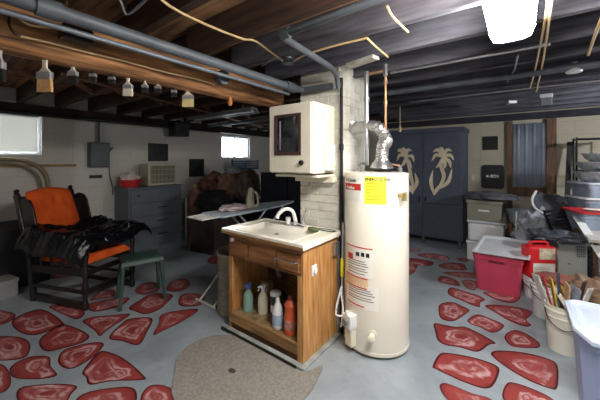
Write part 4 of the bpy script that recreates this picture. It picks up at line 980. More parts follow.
a1 = onY(481.5, 188, YF); a2 = onY(504.5, 165, YF)
b = B(); P = []; rr_ = .05
for qx, qz, a0 in ((a2.x-rr_, a2.z-rr_, 0), (a1.x+rr_, a2.z-rr_, PI/2), (a1.x+rr_, a1.z+rr_, PI), (a2.x-rr_, a1.z+rr_, 3*PI/2)):
    for k in range(5): P.append((qx+rr_*math.cos(a0+k*PI/8), YF-.001, qz+rr_*math.sin(a0+k*PI/8)))
b.prism(P, (0, -1, 0), .019); bd = obj('sign_board', b, BLACK, t, W=True)
b = B(); q1 = onY(486, 179, YF-.02); q2 = onY(499, 173, YF-.02); y_ = YF-.0215
b.box((q1.x+.05, y_, q1.z+.03), (q2.x-.02, y_+.001, q1.z+.045)); b.box((q1.x+.06, y_, q1.z+.06), (q2.x, y_+.001, q1.z+.075)); b.box((q2.x-.03, y_, q1.z+.03), (q2.x, y_+.001, q1.z+.075)); b.tube([(q1.x+.02, y_, q1.z+.05), (q1.x+.02, y_+.001, q1.z+.05)], .02, 12); b.box((q1.x+.08, y_, q1.z+.045), (q1.x+.10, y_+.001, q1.z+.06)); obj('white_mark', b, PLASTIC_W, bd, W=True, label='white mark')
b = B(); q = onY(473, 178, YF); b.box((q.x-.02, YF-.012, q.z-.04), (q.x+.02, YF-.001, q.z+.04)); meta(obj('switch_plate', b, CREAM, bevel=.002), 'small cream switch plate on the far wall left of the black sign', 'switch')

# ================================================================== RIGHT HAND CLUTTER
def tub(name, lab, cx, cy, z0, wx, wy, h, m, rot=0, lidm=None, group=None, rim=.015, lidlab=None, cat='storage tub', taper=.86):
    t = thing(name, lab, cat, (cx, cy, z0), rot, group); b = B()
    hx, hy = wx/2, wy/2
    def rr(sx, sy, z, s=0):
        r = .12*min(hx, hy)+.02; out = []
        for qx, qy, a0 in ((1,1,0),(-1,1,PI/2),(-1,-1,PI),(1,-1,3*PI/2)):
            for k in range(4):
                a = a0+k*PI/6; out.append(b.v((qx*(sx-r)+r*math.cos(a), qy*(sy-r)+r*math.sin(a), z)))
        return out
    R = [rr(hx*taper, hy*taper, 0), rr(hx*.96, hy*.96, h-.05), rr(hx, hy, h-.048), rr(hx, hy, h-.03), rr(hx*.97, hy*.97, h-.029), rr(hx*.98, hy*.98, h-.01), rr(hx+rim*.3, hy+rim*.3, h-.01), rr(hx+rim*.3, hy+rim*.3, h), rr(hx*.96, hy*.96, h), rr(hx*taper*.96, hy*taper*.96, .008)]
    for a, c in zip(R, R[1:]):
        n = len(a)
        for k in range(n): b.f([a[k], a[(k+1)%n], c[(k+1)%n], c[k]])
    b.f(R[0][::-1]); b.f(R[-1]); obj('tub_body', b, m, t, smooth=True)
    if lidm:
        b = B(); R = [rr(hx+rim, hy+rim, h+.001), rr(hx+rim, hy+rim, h+.018), rr(hx-.01, hy-.01, h+.022), rr(hx-.025, hy-.025, h+.012)]
        for a, c in zip(R, R[1:]):
            n = len(a)
            for k in range(n): b.f([a[k], a[(k+1)%n], c[(k+1)%n], c[k]])
        b.f(R[0][::-1]); b.f(R[-1]); obj('lid', b, lidm, t, smooth=True, label=lidlab)
    return t
REDT = mat('red_tub', (204, 72, 100), .4, var=.08)
t = tub('red_storage_tub', 'red plastic storage tub on the floor with a grey-white lid askew', -.178, 4.02, 0, .45, .62, .40, REDT, math.radians(-4))
# recessed grip on its near side
obj('grip', B().box((-.07, -.318, .335), (.07, -.302, .35)), mat('dark_red', (120, 28, 44), .5), t)
b = B(); LIDG = mat('milky_grey_lid', (212, 214, 220), .35, var=.08)
def lidf(u, v):
    x = -.22+.50*u; y = -.345+.67*v; e = 1 if (u < .06 or u > .94 or v < .05 or v > .95) else 0
    p = Vector((x, y, .42+.05*v+.02*u-.022*(1-e)+.008*noise.noise(Vector((x*4, y*4, 2)))))
    return Matrix.Translation((-.178, 4.02, 0)) @ Matrix.Rotation(math.radians(-4), 4, 'Z') @ p
b.sheet(lidf, 30, 30, .006); meta(obj('tub_lid', b, LIDG, smooth=True), 'translucent grey-white lid lying loose on the red tub', 'lid')
# stacked boxes beside the palm cabinet
t = thing('white_box', 'white plastic box on the floor right of the palm cabinet, lowest of its stack', 'box', (-.40, 4.98, 0))
obj('box_body', B().box((-.61, 4.78, 0), (-.20, 5.18, .24)), PLASTIC_W, t, W=True, bevel=.02); obj('lid', B().box((-.62, 4.77, .24), (-.19, 5.19, .268)), PLASTIC_W, t, W=True, bevel=.008)
t = thing('white_box', 'white rounded plastic box in the middle of the stack by the palm cabinet', 'box', (-.38, 4.98, .27))
obj('box_body', B().box((-.60, 4.8, .27), (-.17, 5.18, .53)), PLASTIC_W, t, W=True, bevel=.03); obj('lid', B().box((-.61, 4.79, .53), (-.16, 5.19, .565)), mat('pale_grey_lid', (200, 204, 210), .4), t, W=True, bevel=.01)
t = thing('file_box', 'olive-grey file box on top of the white boxes by the palm cabinet', 'box', (-.38, 5.0, .57))
OL = mat('olive_grey', (132, 132, 116), .6, var=.06)
obj('box_body', B().box((-.61, 4.82, .567), (-.20, 5.18, .82)), OL, t, W=True, bevel=.008); obj('lid', B().box((-.62, 4.81, .80), (-.19, 5.19, .85)), OL, t, W=True, bevel=.006)
obj('box_label', B().box((-.47, 4.817, .70), (-.34, 4.8195, .72)), PAPER, t, W=True)
lumpy('grey_cloth', 'grey blanket folded on top of the olive-grey file box', 'cloth', (-.35, 5.02, .90), (.33, .26, .06), 21, (104, 106, 114), flat=-.048)
# table carrying things in the far corner
t = thing('work_table', 'low cluttered wooden table along the far wall', 'table', (.15, 5.3, 0))
obj('tabletop', B().box((-.14, 5.0, .50), (.60, 5.7, .53)), RAWW, t, W=True)
for xx in (-.12, .54):
    for yy in (5.02, 5.62): obj('leg', B().box((xx, yy, 0), (xx+.04, yy+.04, .50)), RAWW, t, W=True)
t = thing('basin', 'pale blue plastic basin on the cluttered table by the far wall', 'basin', (-.0, 5.22, .532))
b = B(); b.lathe([(.12, 0), (.16, .16), (.175, .165), (.17, .175), (.15, .16), (.11, .01)], n=28); obj('basin_body', b, mat('pale_blue_plastic', (168, 182, 192), .4, var=.06), t, smooth=True)
t = thing('black_crate', 'black slatted crate under the pale blue basin on the floor', 'crate', (.01, 4.84, 0))
b = B()
for k in range(4): b.box((-.16, -.15, .06+k*.10), (.16, -.14, .13+k*.10)); b.box((-.17, -.15, .06+k*.10), (-.16, .12, .13+k*.10))
for sx in (-.17, .15): b.box((sx, -.155, 0), (sx+.02, -.13, .47)); b.box((sx, .10, 0), (sx+.02, .12, .47))
b.box((-.16, -.13, .05), (.16, .10, .06)); obj('crate_slats', b, BLACKP, t)
# white folding things, sheets
def tangle(name, lab, cat, c, size, m, seed, n=5, r=.012):
    rr = random.Random(seed); b = B()
    for k in range(n):
        pts = [Vector((c[0]+rr.uniform(-1, 1)*size[0], c[1]+rr.uniform(-1, 1)*size[1], c[2]+rr.uniform(0, 1)*size[2])) for _ in range(4)]
        b.tube(spline(pts, 6), r, 8)
    return meta(obj(name, b, m, smooth=True), lab, cat)
t = thing('step_ladder', 'folded white metal step frame leaning in front of the cluttered table', 'step ladder', (-.03, 4.58, 0), 0)
for sx in (0, .10): b = B(); b.tube([(sx, 0, 0), (sx-.01, .06, .76)], .010, 8); obj('rail', b, LEGW, t, smooth=True)
b = B()
for k in range(4): b.box((0, .01+k*.013, .12+k*.16), (.10, .07+k*.013, .135+k*.16))
obj('steps', b, PLASTIC_W, t)
lumpy('clothes_bundle', 'grey and white clothes heaped in front of the table and metal panel', 'clothes', (.20, 4.70, .50), (.26, .24, .30), 23, (176, 180, 190), .35, 3.5, flat=-.495, bump=.6)
lumpy('clothes_bundle', 'grey-blue sheet bundle behind the black folding chair', 'clothes', (.40, 5.2, .70), (.24, .22, .24), 24, (140, 146, 160), .35, 3, flat=-.165, bump=.6)
lumpy('clothes_bundle', 'dark grey coats on the floor behind the red gas can', 'clothes', (.22, 4.42, .22), (.2, .16, .26), 25, (66, 70, 80), .3, 3, flat=-.235, bump=.6)
# translucent stroller like sled with white curved frame
b = B(); fr_ = [at(536, 191, 3.75), at(532, 200, 3.7), at(536, 209, 3.6), at(550, 215, 3.5), at(566, 212, 3.5)]
b.tube(spline(fr_, 8), .014, 8); t_ = obj('plastic_sled', b, PLASTIC_W, smooth=True); meta(t_, 'upturned sled with white rim and dark mesh bottom on the clothes pile', 'sled')
b = B(); cc = sum(fr_, Vector())/5
def sl(u, v):
    q = spline(fr_, 5); p = q[int(u*(len(q)-1))]; top_ = at(540+34*u, 192+8*u, 3.85); r_ = p.lerp(top_, v); r_.z += -.03*math.sin(PI*v); return r_
b.sheet(sl, 20, 8, .004); obj('sled_bottom', b, mat('dark_mesh', (84, 88, 98), .3, var=.4, scale=20), t_, W=True, smooth=True)
# black folded chair / tray leaning
t = thing('folding_chair', 'black slatted folding chair seat leaning on the clothes pile', 'folding chair', at(565, 238, 3.05), 0)
p1, p2, p3, p4 = at(546, 211, 3.3), at(564, 207, 3.3), at(574, 234, 3.05), at(557, 239, 3.05)
b = B()
for k in range(7):
    f0 = k/7; f1 = f0+.11; A_ = p1.lerp(p4, f0); B_ = p2.lerp(p3, f0); C_ = p2.lerp(p3, f1); D_ = p1.lerp(p4, f1); b.prism([A_, B_, C_, D_], FD, .02)
obj('slats', b, BLACKP, t, W=True)
b = B(); b.tube([p1+FD*.03, p4+FD*.03-Vector((0, 0, .02))], .012, 8); b.tube([p2+FD*.03, p3+FD*.03], .012, 8); obj('frame', b, BLACKP, t, W=True, smooth=True)
lumpy('black_plastic_bag', 'crumpled dark grey plastic bag above the white dehumidifier', 'bag', tuple(at(558, 236, 3.12)), (.24, .17, .07), 26, (40, 42, 50), .3, 3.5, m=mat('grey_bag', (92, 96, 106), .3, var=.3, bump=.6, bscale=14))
lumpy('dark_cloth', 'dark brown cap lying between the red tub and red gas can', 'hat', tuple(at(529, 240, 3.95)), (.09, .08, .05), 27, (66, 54, 40))
# red gas can on white bucket
def bucket(name, lab, x, y, r, h, m, lid=None, group='white buckets on the floor beside the blue bin', handle=True):
    t = thing(name, lab, 'bucket', (x, y, 0), 0, group); b = B()
    b.lathe([(r*.86, 0), (r*.88, .01), (r*.97, h*.72), (r*1.03, h*.73), (r*1.03, h*.76), (r*.98, h*.77), (r, h*.86), (r*1.05, h*.87), (r*1.05, h*.9), (r, h*.91), (r, h-.01), (r*1.05, h), (r*.96, h), (r*.84, .012)], n=32); obj('bucket_body', b, m, t, smooth=True)
    if handle:
        b = B(); b.tube(spline([(-r*1.05, 0, h*.88), (-r*.8, -r*.85, h*.68), (0, -r*1.12, h*.55), (r*.8, -r*.85, h*.68), (r*1.05, 0, h*.88)], 6), .0035, 6); obj('handle', b, IRON, t, smooth=True)
    if lid: b = B(); b.lathe([(r*1.06, h), (r*1.08, h+.006), (r*1.06, h+.02), (r*.95, h+.014), (0, h+.014)], n=32); obj('lid', b, lid, t, smooth=True)
    return t
BW = mat('bucket_white', (226, 228, 228), .4, var=.08, scale=4)
q = at(538.5, 160, 3.04); BX, BY = q.x, q.y
bucket('white_bucket', 'white lidded bucket carrying the red gas can', BX, BY, .135, .20, BW, BW)
RC = mat('red_can', (214, 36, 40), .4, var=.06)
t = thing('gas_can', 'bright red plastic gas can with white labels on a white bucket', 'gas can', (BX, BY, .221), math.radians(36.9-4))
b = B(); b.box((-.135, -.07, 0), (.13, .07, .315)); obj('can_body', b, RC, t, bevel=.02)
b = B(); b.tube(spline([(-.09, 0, .31), (-.08, 0, .345), (.0, 0, .352), (.08, 0, .345), (.09, 0, .31)], 5), .012, 8); obj('handle', b, RC, t, smooth=True)
obj('can_label', B().box((-.04, -.0715, .19), (.11, -.0702, .30)), mat('tan_label', (220, 206, 176), .6, var=.3, scale=25), t)
lb_ = obj('can_label', B().box((-.10, -.0715, .04), (.11, -.0702, .15)), PAPER, t)
b = B()
for k in range(5): b.box((-.09, -.0725, .035+k*.017), (.07-.012*(k % 3), -.0716, .039+k*.017))
obj('print_line', b, mat('label_tan_ink', (170, 120, 100), .6), lb_)
# dehumidifier
q = at(571, 160, 3.25)
t = thing('dehumidifier', 'grey-white upright dehumidifier with dark vent and black strip', 'dehumidifier', (q.x, q.y, 0), math.radians(36.9-10))
DH = mat('dehum_white', (190, 194, 190), .45, var=.05)
b = B(); b.box((-.20, -.12, 0), (.15, .14, .54)); bo = obj('casing', b, DH, t, bevel=.02)
b = B(); b.box((-.03, -.1215, .38), (.055, -.1202, .50)); v_ = obj('vent', b, mat('vent_dark', (84, 86, 84), .6), t)
b = B()
for k in range(5): b.box((-.028+k*.017, -.124, .382), (-.023+k*.017, -.1217, .498))
for k in range(4): b.box((-.028, -.124, .40+k*.025), (.053, -.1217, .404+k*.025))
obj('vent_bars', b, DH, v_)
b = B(); b.box((.075, -.128, .05), (.12, -.1202, .50)); 
for k in range(7): b.lathe([(.022, 0), (.018, .012)], c=(.097, -.128, .09+k*.058), n=12, M=Matrix.Rotation(PI/2, 4, 'X'))
obj('trim_strip', b, BLACKP, t, label='black strip')
obj('badge', B().box((-.11, -.1225, .30), (-.08, -.1202, .308)), IRON, t)
# bucket 2 & 3 with contents
q = at(549, 160, 2.66); bucket('white_bucket', 'tall white bucket filled with folded rags', q.x, q.y, .128, .30, BW)
lumpy('rag', 'tan and dark red folded rags piled on the tall white bucket', 'rag', (q.x+.08, q.y+.05, .335), (.19, .13, .045), 31, (160, 96, 84), .2, 2.5, bump=.6)
lumpy('rag', 'beige rag under the dark red rags beside the gas can', 'rag', (q.x+.10, q.y+.0, .30), (.17, .13, .03), 32, (178, 150, 116), .2, 2.5, bump=.6)
q = at(563, 160, 2.2); Q3 = q.copy(); bucket('white_bucket', 'white ribbed bucket stuffed with papers and sticks next to the blue bin', q.x, q.y, .105, .34, mat('bucket_cream', (216, 214, 202), .4, var=.08))
rr = random.Random(11); pal = [(228, 226, 220), (200, 60, 60), (232, 200, 70), (60, 70, 90), (206, 170, 130), (150, 160, 176), (70, 44, 40), (236, 236, 232)]
for k in range(8):
    a_ = k*.75; cx = Q3.x-.045+.013*k; cy = Q3.y+.02*math.cos(a_); b = B(); L_ = .30+.07*rr.random()
    L_ += .05; M_ = Matrix.Translation((cx, cy, .15)) @ Matrix.Rotation((k-3.5)*.09, 4, 'Y') @ Matrix.Rotation(rr.uniform(-.25, .1), 4, 'X') @ Matrix.Rotation(rr.uniform(-.5, .5), 4, 'Z')
    b.box((-.004, -.05, 0), (.004, .05, L_), M_)
    nm = ['pale', 'red', 'yellow', 'navy', 'tan', 'blue-grey', 'dark brown', 'plain white'][k]
    meta(obj('magazine', b, mat('magazine_%d' % k, pal[k], .5, var=.3, scale=20), bevel=.001), '%s magazine standing in the bucket of papers' % nm, 'magazine', 'magazines in the ribbed bucket')
def stick(lab, p, q_, r, m, cat='stick'):
    b = B(); b.bar(p, q_, r, r*.5); meta(obj('wooden_stick', b, m, bevel=.001), lab, cat)
LT = mat('light_stick', (224, 214, 196), .6, var=.1)
stick('white paint stick sloping out of the bucket of papers', at(553, 287, 2.35), at(571, 312, 2.0), .028, LT)
stick('yellow ruler sloping between the papers and the blue bin', at(560, 286, 2.5), at(572, 303, 2.2), .026, mat('yellow_stick', (222, 190, 66), .6))
# near blue white bin
BB = mat('pale_blue_bin', (150, 168, 206), .4, var=.04); BL = mat('pale_blue_lid', (178, 190, 212), .38, var=.03)
t = thing('storage_bin', 'large pale blue storage bin with light lid at the right edge', 'storage bin', (.47, 2.04, 0))
def chamf(z, g, ch=.07):
    x0, x1, y0, y1 = .215+g, .74-g, 1.81+g, 2.27-g
    return [(x0+.05, y0, z), (x1-ch, y0, z), (x1, y0+ch, z), (x1, y1-ch, z), (x1-ch, y1, z), (x0+ch*.6, y1, z), (x0, y1-ch*.6, z), (x0, y0+.12, z)]
b = B(); R = [[b.v(p) for p in chamf(z, g)] for z, g in ((0, .05), (.57, .012), (.572, .002), (.60, .002), (.60, .02), (.02, .06))]
for a, c in zip(R, R[1:]):
    for k in range(8): b.f([a[k], a[(k+1)%8], c[(k+1)%8], c[k]])
b.f(R[0][::-1]); b.f(R[-1]); obj('tub_body', b, BB, t, W=True, bevel=.003)
b = B(); R = [[b.v(p) for p in chamf(z, g)] for z, g in ((.601, -.012), (.622, -.012), (.63, .004), (.615, .022), (.612, .05), (.624, .07))]
for a, c in zip(R, R[1:]):
    for k in range(8): b.f([a[k], a[(k+1)%8], c[(k+1)%8], c[k]])
b.f(R[0][::-1]); b.f(R[-1]); obj('lid', b, BL, t, W=True, bevel=.003, label='lighter lid')
# folding table with food containers (right edge)
t = thing('folding_table', 'folding table with brown legs carrying clear containers at the right', 'table', (1.0, 4.2, 0))
TBZ = .70
obj('tabletop', B().box((.50, 3.72, TBZ-.03), (1.6, 4.7, TBZ)), mat('table_white', (200, 196, 190), .5, var=.1), t, W=True, bevel=.004)
BRL = mat('brown_leg', (96, 66, 50), .6, var=.2)
for xx in (.56, 1.5):
    for yy in (3.8, 4.6): b = B(); b.tube([(xx, yy, 0), (xx, yy, TBZ-.03)], .018, 8); obj('leg', b, BRL, t, smooth=True, W=True)
BLUEC = mat('clear_blue', (168, 182, 200), .25, var=.25, alpha=.8); CLR = mat('clear_plastic', (205, 210, 214), .15, var=.35, scale=14, alpha=.85)
q = at(588, 235, 3.12); tub('storage_tub', 'clear bluish tub with a red lid on the folding table', q.x+.06, q.y+.0, TBZ+.001, .42, .34, .17, BLUEC, math.radians(20), mat('bright_red_lid', (196, 40, 44), .4, var=.05), lidlab='red lid')
b = B(); q_ = at(590, 214, 3.0); b.lump((q.x+.06, q.y-.03, TBZ+.20), (.10, .05, .012), 41, .2); meta(obj('paper', b, PAPER, smooth=True), 'crumpled white paper on the red lid', 'paper')
q2_ = at(587, 200, 3.45)
tub('storage_tub', 'clear blue tub with a white rim behind the red-lidded one', q2_.x+.1, q2_.y+.05, TBZ+.001, .46, .34, .27, BLUEC, math.radians(25), PLASTIC_W)
tub('storage_tub', 'shallow clear blue tub with white lid, under the glass bowls', q2_.x+.1, q2_.y+.05, TBZ+.293, .42, .32, .15, BLUEC, math.radians(28), mat('lid_white_blue', (206, 214, 226), .4))
zb_ = TBZ+.466
for k, (r, h, nm) in enumerate(((.22, .12, 'bottom'), (.22, .11, 'middle'), (.18, .10, 'top'))):
    b = B(); prof = [(r*.6, 0), (r*.85, h*.4), (r, h*.9), (r*1.06, h*.92), (r*1.06, h), (r*.97, h), (r*.8, h*.4), (r*.5, .006)]
    b.lathe(prof, n=30)
    t = meta(obj('glass_bowl', b, CLR, smooth=True, loc=(q2_.x+.1+.02*k, q2_.y+.05, zb_)), 'clear plastic bowl, %s of the stack on the shallow blue tub' % nm, 'bowl', 'stack of clear bowls'); zb_ += h+.001
# rack behind
t = thing('metal_rack', 'thin black wire rack standing near the far wall right of the posts', 'rack', (.75, 5.45, 0))
for xx, yy in ((.60, 5.3), (.95, 5.3), (.60, 5.6), (.95, 5.6)): b = B(); b.tube([(xx, yy, 0), (xx, yy, 1.72)], .011, 8); obj('post', b, IRON, t, W=True, smooth=True)
for zz in (.4, .9, 1.28, 1.70):
    b = B(); b.tube([(.60, 5.3, zz), (.95, 5.3, zz), (.95, 5.6, zz), (.60, 5.6, zz), (.60, 5.3, zz)], .007, 6)
    for k in range(6): b.tube([(.60, 5.34+k*.045, zz), (.95, 5.34+k*.045, zz)], .003, 5)
    obj('shelf', b, IRON, t, W=True)
b = B(); p = at(569, 205, 5.0); b.bar(at(565, 243, 4.1), at(570, 142, 4.25), .06, .02); meta(obj('dark_plank', b, mat('grey_plank', (70, 68, 72), .8, var=.2)), 'narrow dark plank leaning against the far wall by the rack', 'plank')
t = thing('shelf_board', 'white board sloping off the folding table beside the red-lidded tub', 'board', (0, 0, 0))
t.location = (0,0,0); COL.objects.unlink(t); bpy.data.objects.remove(t)
b = B(); b.bar(at(577, 217, 3.1), at(604, 258, 2.55), .07, .012); meta(obj('shelf_board', b, PLASTIC_W, bevel=.002), 'narrow white board sloping below the red-lidded tub', 'board')
b = B(); b.bar((.62, 3.70, 0.0), (.60, 3.70, .655), .06, .03); meta(obj('brown_plank', b, BRL, bevel=.002), 'dark brown plank upright in front of the folding table', 'plank')
lumpy('coil_of_rope', 'tan rope bundle beside the dehumidifier under the table', 'rope', (.78, 3.95, .16), (.16, .16, .14), 43, (170, 146, 110), .25, 4)
t = thing('cardboard_box', 'open brown cardboard box between the dehumidifier and blue bin', 'box', (.47, 3.24, 0), .4)
CB = mat('cardboard', (164, 126, 86), .8, var=.12)
b = B(); b.box((-.2, -.15, 0), (.2, .15, .01)); b.box((-.2, -.15, .01), (-.194, .15, .34)); b.box((.194, -.15, .01), (.2, .15, .34)); b.box((-.194, -.15, .01), (.194, -.144, .34)); b.box((-.194, .144, .01), (.194, .15, .34)); obj('box_body', b, CB, t)
b = B(); b.bar((0, -.15, .34), (0, -.26, .37), .38, .005); obj('flap', b, CB, t)
lumpy('rag_heap', 'brown rags heaped in the brown cardboard box', 'rag', (.47, 3.24, .36), (.17, .13, .12), 44, (150, 126, 104), .3, 4, bump=.8)
lumpy('pale_cloth', 'pale cloth on the floor behind the bucket of papers', 'cloth', (.50, 2.74, .17), (.15, .16, .17), 45, (190, 184, 172), .25, 4, flat=-.168)

# ================================================================== CEILING SERVICES
def pipe(name, lab, pts, r, m, cat='pipe', n=12, joints=()):
    b = B(); b.tube(pts, r, n)
    for p, q_ in joints: b.tube([p, q_], r*1.3, n)
    return meta(obj(name, b, m, smooth=True), lab, cat)
pipe('drain_pipe', 'thick grey drain pipe running beside the big wooden beam', [(-1.54, -2.9, 2.05), (-1.54, 1.95, 2.03)], .031, DRAIN, joints=[((-1.54, .3, 2.037), (-1.54, .38, 2.037)), ((-1.54, 1.85, 2.034), (-1.54, 1.97, 2.031))])
pipe('side_pipe', 'short grey pipe from the thick drain pipe to the chimney', [(-1.54, 1.97, 2.03), (-1.50, 2.07, 2.03), (-1.24, 2.09, 2.03)], .028, DRAIN)
pipe('small_pipe', 'thin grey pipe clipped between the drain pipe and beam', [(-1.595, -2.9, 2.005), (-1.585, 1.95, 1.985)], .013, GALV)
pipe('grey_pipe', 'grey pipe crossing the ceiling in front of the chimney with an elbow', [(-.27, 1.20, ZC-.001), (-.27, 1.20, 2.14), (-.30, 1.20, 2.115), (-1.04, 1.24, 2.115), (-1.075, 1.28, 2.115), (-1.115, 1.86, 2.105), (-1.15, 2.0, 2.095), (-1.165, 2.05, 2.06), (-1.165, 2.065, 2.0)], .021, DRAIN, joints=[((-1.0, 1.24, 2.115), (-1.06, 1.24, 2.115))])
pipe('grey_pipe', 'long grey pipe crossing the painted joists above the red tub', [(-1.1, 3.0, 2.12), (2.4, 3.0, 2.12)], .03, GALV)
pipe('thin_pipe', 'thin pale conduit crossing nearest the water heater, right of it', [(-.85, 2.37, 2.135), (.15, 2.37, 2.135)], .011, STEEL)
pipe('thin_pipe', 'thin pale conduit beyond the long grey ceiling pipe', [(-1.1, 3.72, 2.14), (2.4, 3.72, 2.14)], .012, STEEL)
pipe('thin_pipe', 'thin copper-coloured pipe slanting over the dark joists beyond the beam', [onZ(62, 74, 2.12), onZ(262, 127, 2.12)], .012, mat('dull_copper', (150, 112, 88), .4, .4))
pipe('thin_pipe', 'black pipe running along the top of the left wall', [(-5.16, -2.5, 2.03), (-5.16, 5.7, 2.03)], .025, BLACK)
pipe('grey_pipe', 'grey pipe crossing the dark joists toward the far window', [(-5.0, 3.6, 2.10), (-1.7, 3.6, 2.10)], .022, GALV)
# cables
def cable(lab, pts, z=2.13, r=.0065, m=ROMEX):
    b = B(); b.tube(spline([onZ(x, y, z) for x, y in pts], 8), r, 7); meta(obj('cable', b, m, smooth=True), lab, 'cable')
cable('cream cable sagging across the boards from the top edge to the junction box', [(150,-18),(162,0),(180,12),(205,24),(240,38),(255,41),(268,50),(284,62)])
cable('cream cable from the junction box towards the water heater', [(292,62),(305,55),(330,47),(367,38)])
cable('cream cable end dropping toward the pull-chain box', [(367,38),(374,45),(388,57)])
cable('short pale cable hanging between the joists at the top centre', [(387,6),(393,17),(408,32)])
cable('grey cable loop left of the junction box', [(262,66),(275,58),(284,60)], m=GREYW)
cable('thin grey cable hanging down near the upper left boards', [(120,0),(128,14),(150,-4)], m=GREYW)
cable('pair of pale cables beside the lit fixture, left one', [(549,-12),(545,20),(535,70),(530,88)], r=.006)
cable('pair of pale cables beside the lit fixture, right one', [(553,-12),(549,20),(542,66),(536,92)], r=.006)
cable('grey cable curving down at the far right of the ceiling', [(604,12),(595,35),(588,55)], r=.008)
cable('thin grey cable looping under the joists behind the lit fixture', [(518,55),(514,70),(507,82)], m=GREYW)
def bcable(lab, pts, X=-1.765, r=.005, m=ROMEX):
    b = B(); b.tube(spline([onX(x, y, X) for x, y in pts], 8), r, 7); meta(obj('cable', b, m, smooth=True), lab, 'cable')
bcable('cream cable stapled along the face of the rough wooden beam', [(20,36),(55,44),(90,53),(120,60),(165,72),(200,80),(215,85)])
bcable('thick cream cable curving into the black box on the beam', [(-5,6),(10,12),(28,24),(45,27),(64,28)], X=-1.70)
bcable('dark cable looping at the left end of the beam', [(10,12),(9,24),(14,33),(21,36)], X=-1.74, m=BLACK)
t = thing('junction_box', 'round grey ceiling junction box left of the elbow pipe', 'junction box', onZ(288, 63, 2.12))
b = B(); b.lathe([(.03, -.01), (.042, -.006), (.042, .035), (.03, .038)], n=18); obj('box_body', b, GALV, t, smooth=True)
t = thing('junction_box', 'round pale junction box on the side of the beam near the knot', 'junction box', onX(222, 78, -1.70))
b = B(); b.lathe([(.045, -.03), (.05, -.02), (.05, .03), (.045, .035)], n=18, M=Matrix.Rotation(PI/2, 4, 'Y')); obj('box_body', b, GALV, t, smooth=True)
t = thing('transformer_box', 'small black electrical box fixed on the beam under the drain pipe', 'electrical box', onX(76, 38, -1.70))
b = B(); b.box((-.04, -.06, -.02), (.04, .06, .045)); obj('box_body', b, BLACK, t, bevel=.004)
t = thing('ceiling_lamp', 'white plastic lampholder hanging at the right of the ceiling', 'lampholder', onZ(574, 70, 2.10))
b = B(); b.lathe([(.045, -.02), (.05, -.01), (.03, .03), (.022, .05)], n=20); obj('holder', b, PLASTIC_W, t, smooth=True)
b = B(); b.tube([(0, 0, .05), (.0, .0, .06)], .02, 8); obj('mounting', b, GALV, t)
t = thing('sensor_box', 'white and grey slim box hanging from the joists above the panel', 'box', onZ(546, 96, 2.10))
b = B(); b.box((-.05, -.03, -.10), (.05, .03, .0)); obj('case', b, mat('box_grey', (128, 130, 138), .5), t, bevel=.006)
b = B(); b.box((-.055, -.034, -.02), (.055, .034, .02)); obj('cap', b, PLASTIC_W, t, bevel=.004)
b = B(); q = onZ(513, 103, 2.12); b.prism([q+FR*-.05, q+FR*.05, q+FR*.01+FD*.1, q-FR*.01+FD*.1], (0, 0, 1), .03); meta(obj('bracket', b, PLASTIC_W), 'small pale bracket on the joists beyond the lit fixture', 'bracket')
b = B(); q = onZ(361, 62, 2.12); b.bar(onZ(349, 66, 2.12), onZ(376, 57, 2.12), .07, .025, (0, 0, 1)); t = meta(obj('metal_bracket', b, mat('pale_bracket', (196, 190, 176), .5, var=.3, scale=12)), 'pale metal bracket under the joists above the water heater', 'bracket')
b = B(); b.tube([(q3.x, q3.y, 2.09), (q3.x, q3.y, ZJ+.02)], .019, 10); meta(obj('pipe_valve', b, STEEL, smooth=True), 'grey valve where the copper pipe meets the ceiling', 'valve')
t = thing('knotted_cord', 'small pale knotted cord hanging above the palm cabinet', 'cord', onZ(400, 110, 2.10))
b = B(); b.tube([(0, 0, .05), (0, 0, -.22)], .006, 6); obj('cord', b, ROMEX, t); b = B(); b.lathe([(.01, -.30), (.022, -.27), (.018, -.23), (.006, -.21)], n=10); obj('tassel', b, ROMEX, t, smooth=True)

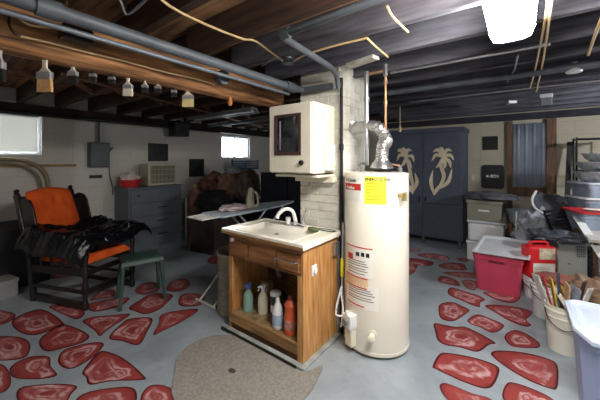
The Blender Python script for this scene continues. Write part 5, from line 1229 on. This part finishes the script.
# ---- paintbrushes hanging below the beam
BRIS = mat('bristle', (196, 150, 100), .9, var=.2, scale=60); BRD = mat('dark_bristle', (28, 26, 26), .9, var=.3)
HND = mat('pale_handle', (206, 196, 178), .5, var=.1); FER = mat('ferrule', (196, 198, 200), .35, .8, var=.15)
G_ = 'paintbrushes hanging from the beam'
def brush(lab, px, ytop, ybot, wpx, bris, hand=HND, X=-1.89, tilt=0):
    p = onX(px, ybot, X); top_ = onX(px, ytop, X); h = top_.z-p.z; Z = -p.x*.6004+p.y*.7997; w_ = wpx/FX*Z
    t = thing('paintbrush', lab, 'paintbrush', p, math.radians(36.9+tilt), G_)
    b = B(); b.prism([(-w_*.5, -.008, 0), (w_*.5, -.008, 0), (w_*.47, -.008, h*.42), (-w_*.47, -.008, h*.42)], (0, 1, 0), .016); obj('bristles', b, bris, t)
    b = B(); b.box((-w_*.49, -.011, h*.40), (w_*.49, .011, h*.62)); obj('ferrule', b, FER, t, bevel=.001)
    b = B(); b.prism([(-w_*.42, -.006, h*.62), (w_*.42, -.006, h*.62), (w_*.15, -.006, h*.76), (w_*.13, -.006, h*.9), (w_*.18, -.006, h), (-w_*.18, -.006, h), (-w_*.13, -.006, h*.9), (-w_*.15, -.006, h*.76)], (0, 1, 0), .012); obj('handle', b, hand, t, bevel=.002)
    b = B(); b.tube([(0, 0, h*.96), (0, 0, h+.03)], .002, 5); obj('nail', b, IRON, t)
brush('large brush with brown bristles and silver ferrule, left part of the beam', 45, 60, 92, 14, BRIS)
brush('brush with grey handle cut by the left picture edge', 0, 50, 82, 9, BRD, mat('grey_handle', (150, 148, 146), .5))
brush('black-bristled brush hanging second from the big brown one', 73, 64, 84, 9, BRD)
brush('tiny dark brush hanging in shadow third along the beam', 93, 69, 82, 6, BRD, BLACK)
brush('small dark brush in the shade left of the speckled one', 112, 73, 84, 6, BRD, BLACK)
brush('paint-speckled pale brush near the middle of the beam', 128, 78, 96, 9, HND)
brush('small brush with pale ferrule right of the speckled one', 145, 80, 93, 6, BRD)
brush('small brush with pale ferrule, next one along', 158, 82, 93, 6, BRD)
brush('dark grey brush hanging between pale small and yellow brushes', 174, 86, 97, 5, BRD, BLACK)
brush('yellowish flared brush near the far end of the beam', 188, 88, 107, 11, mat('yellow_bristle', (190, 172, 120), .9), HND)
b = B(); q = onX(230, 97, -1.86); b.lathe([(.012, -.07), (.02, -.05), (.012, -.01), (.004, .02)], c=tuple(q), n=10); b.tube([q, q+Vector((0, 0, .06))], .004, 6)
meta(obj('tassel', b, mat('orange_rope', (190, 110, 66), .8), smooth=True), 'small orange rope tassel hanging under the knot in the beam', 'tassel')
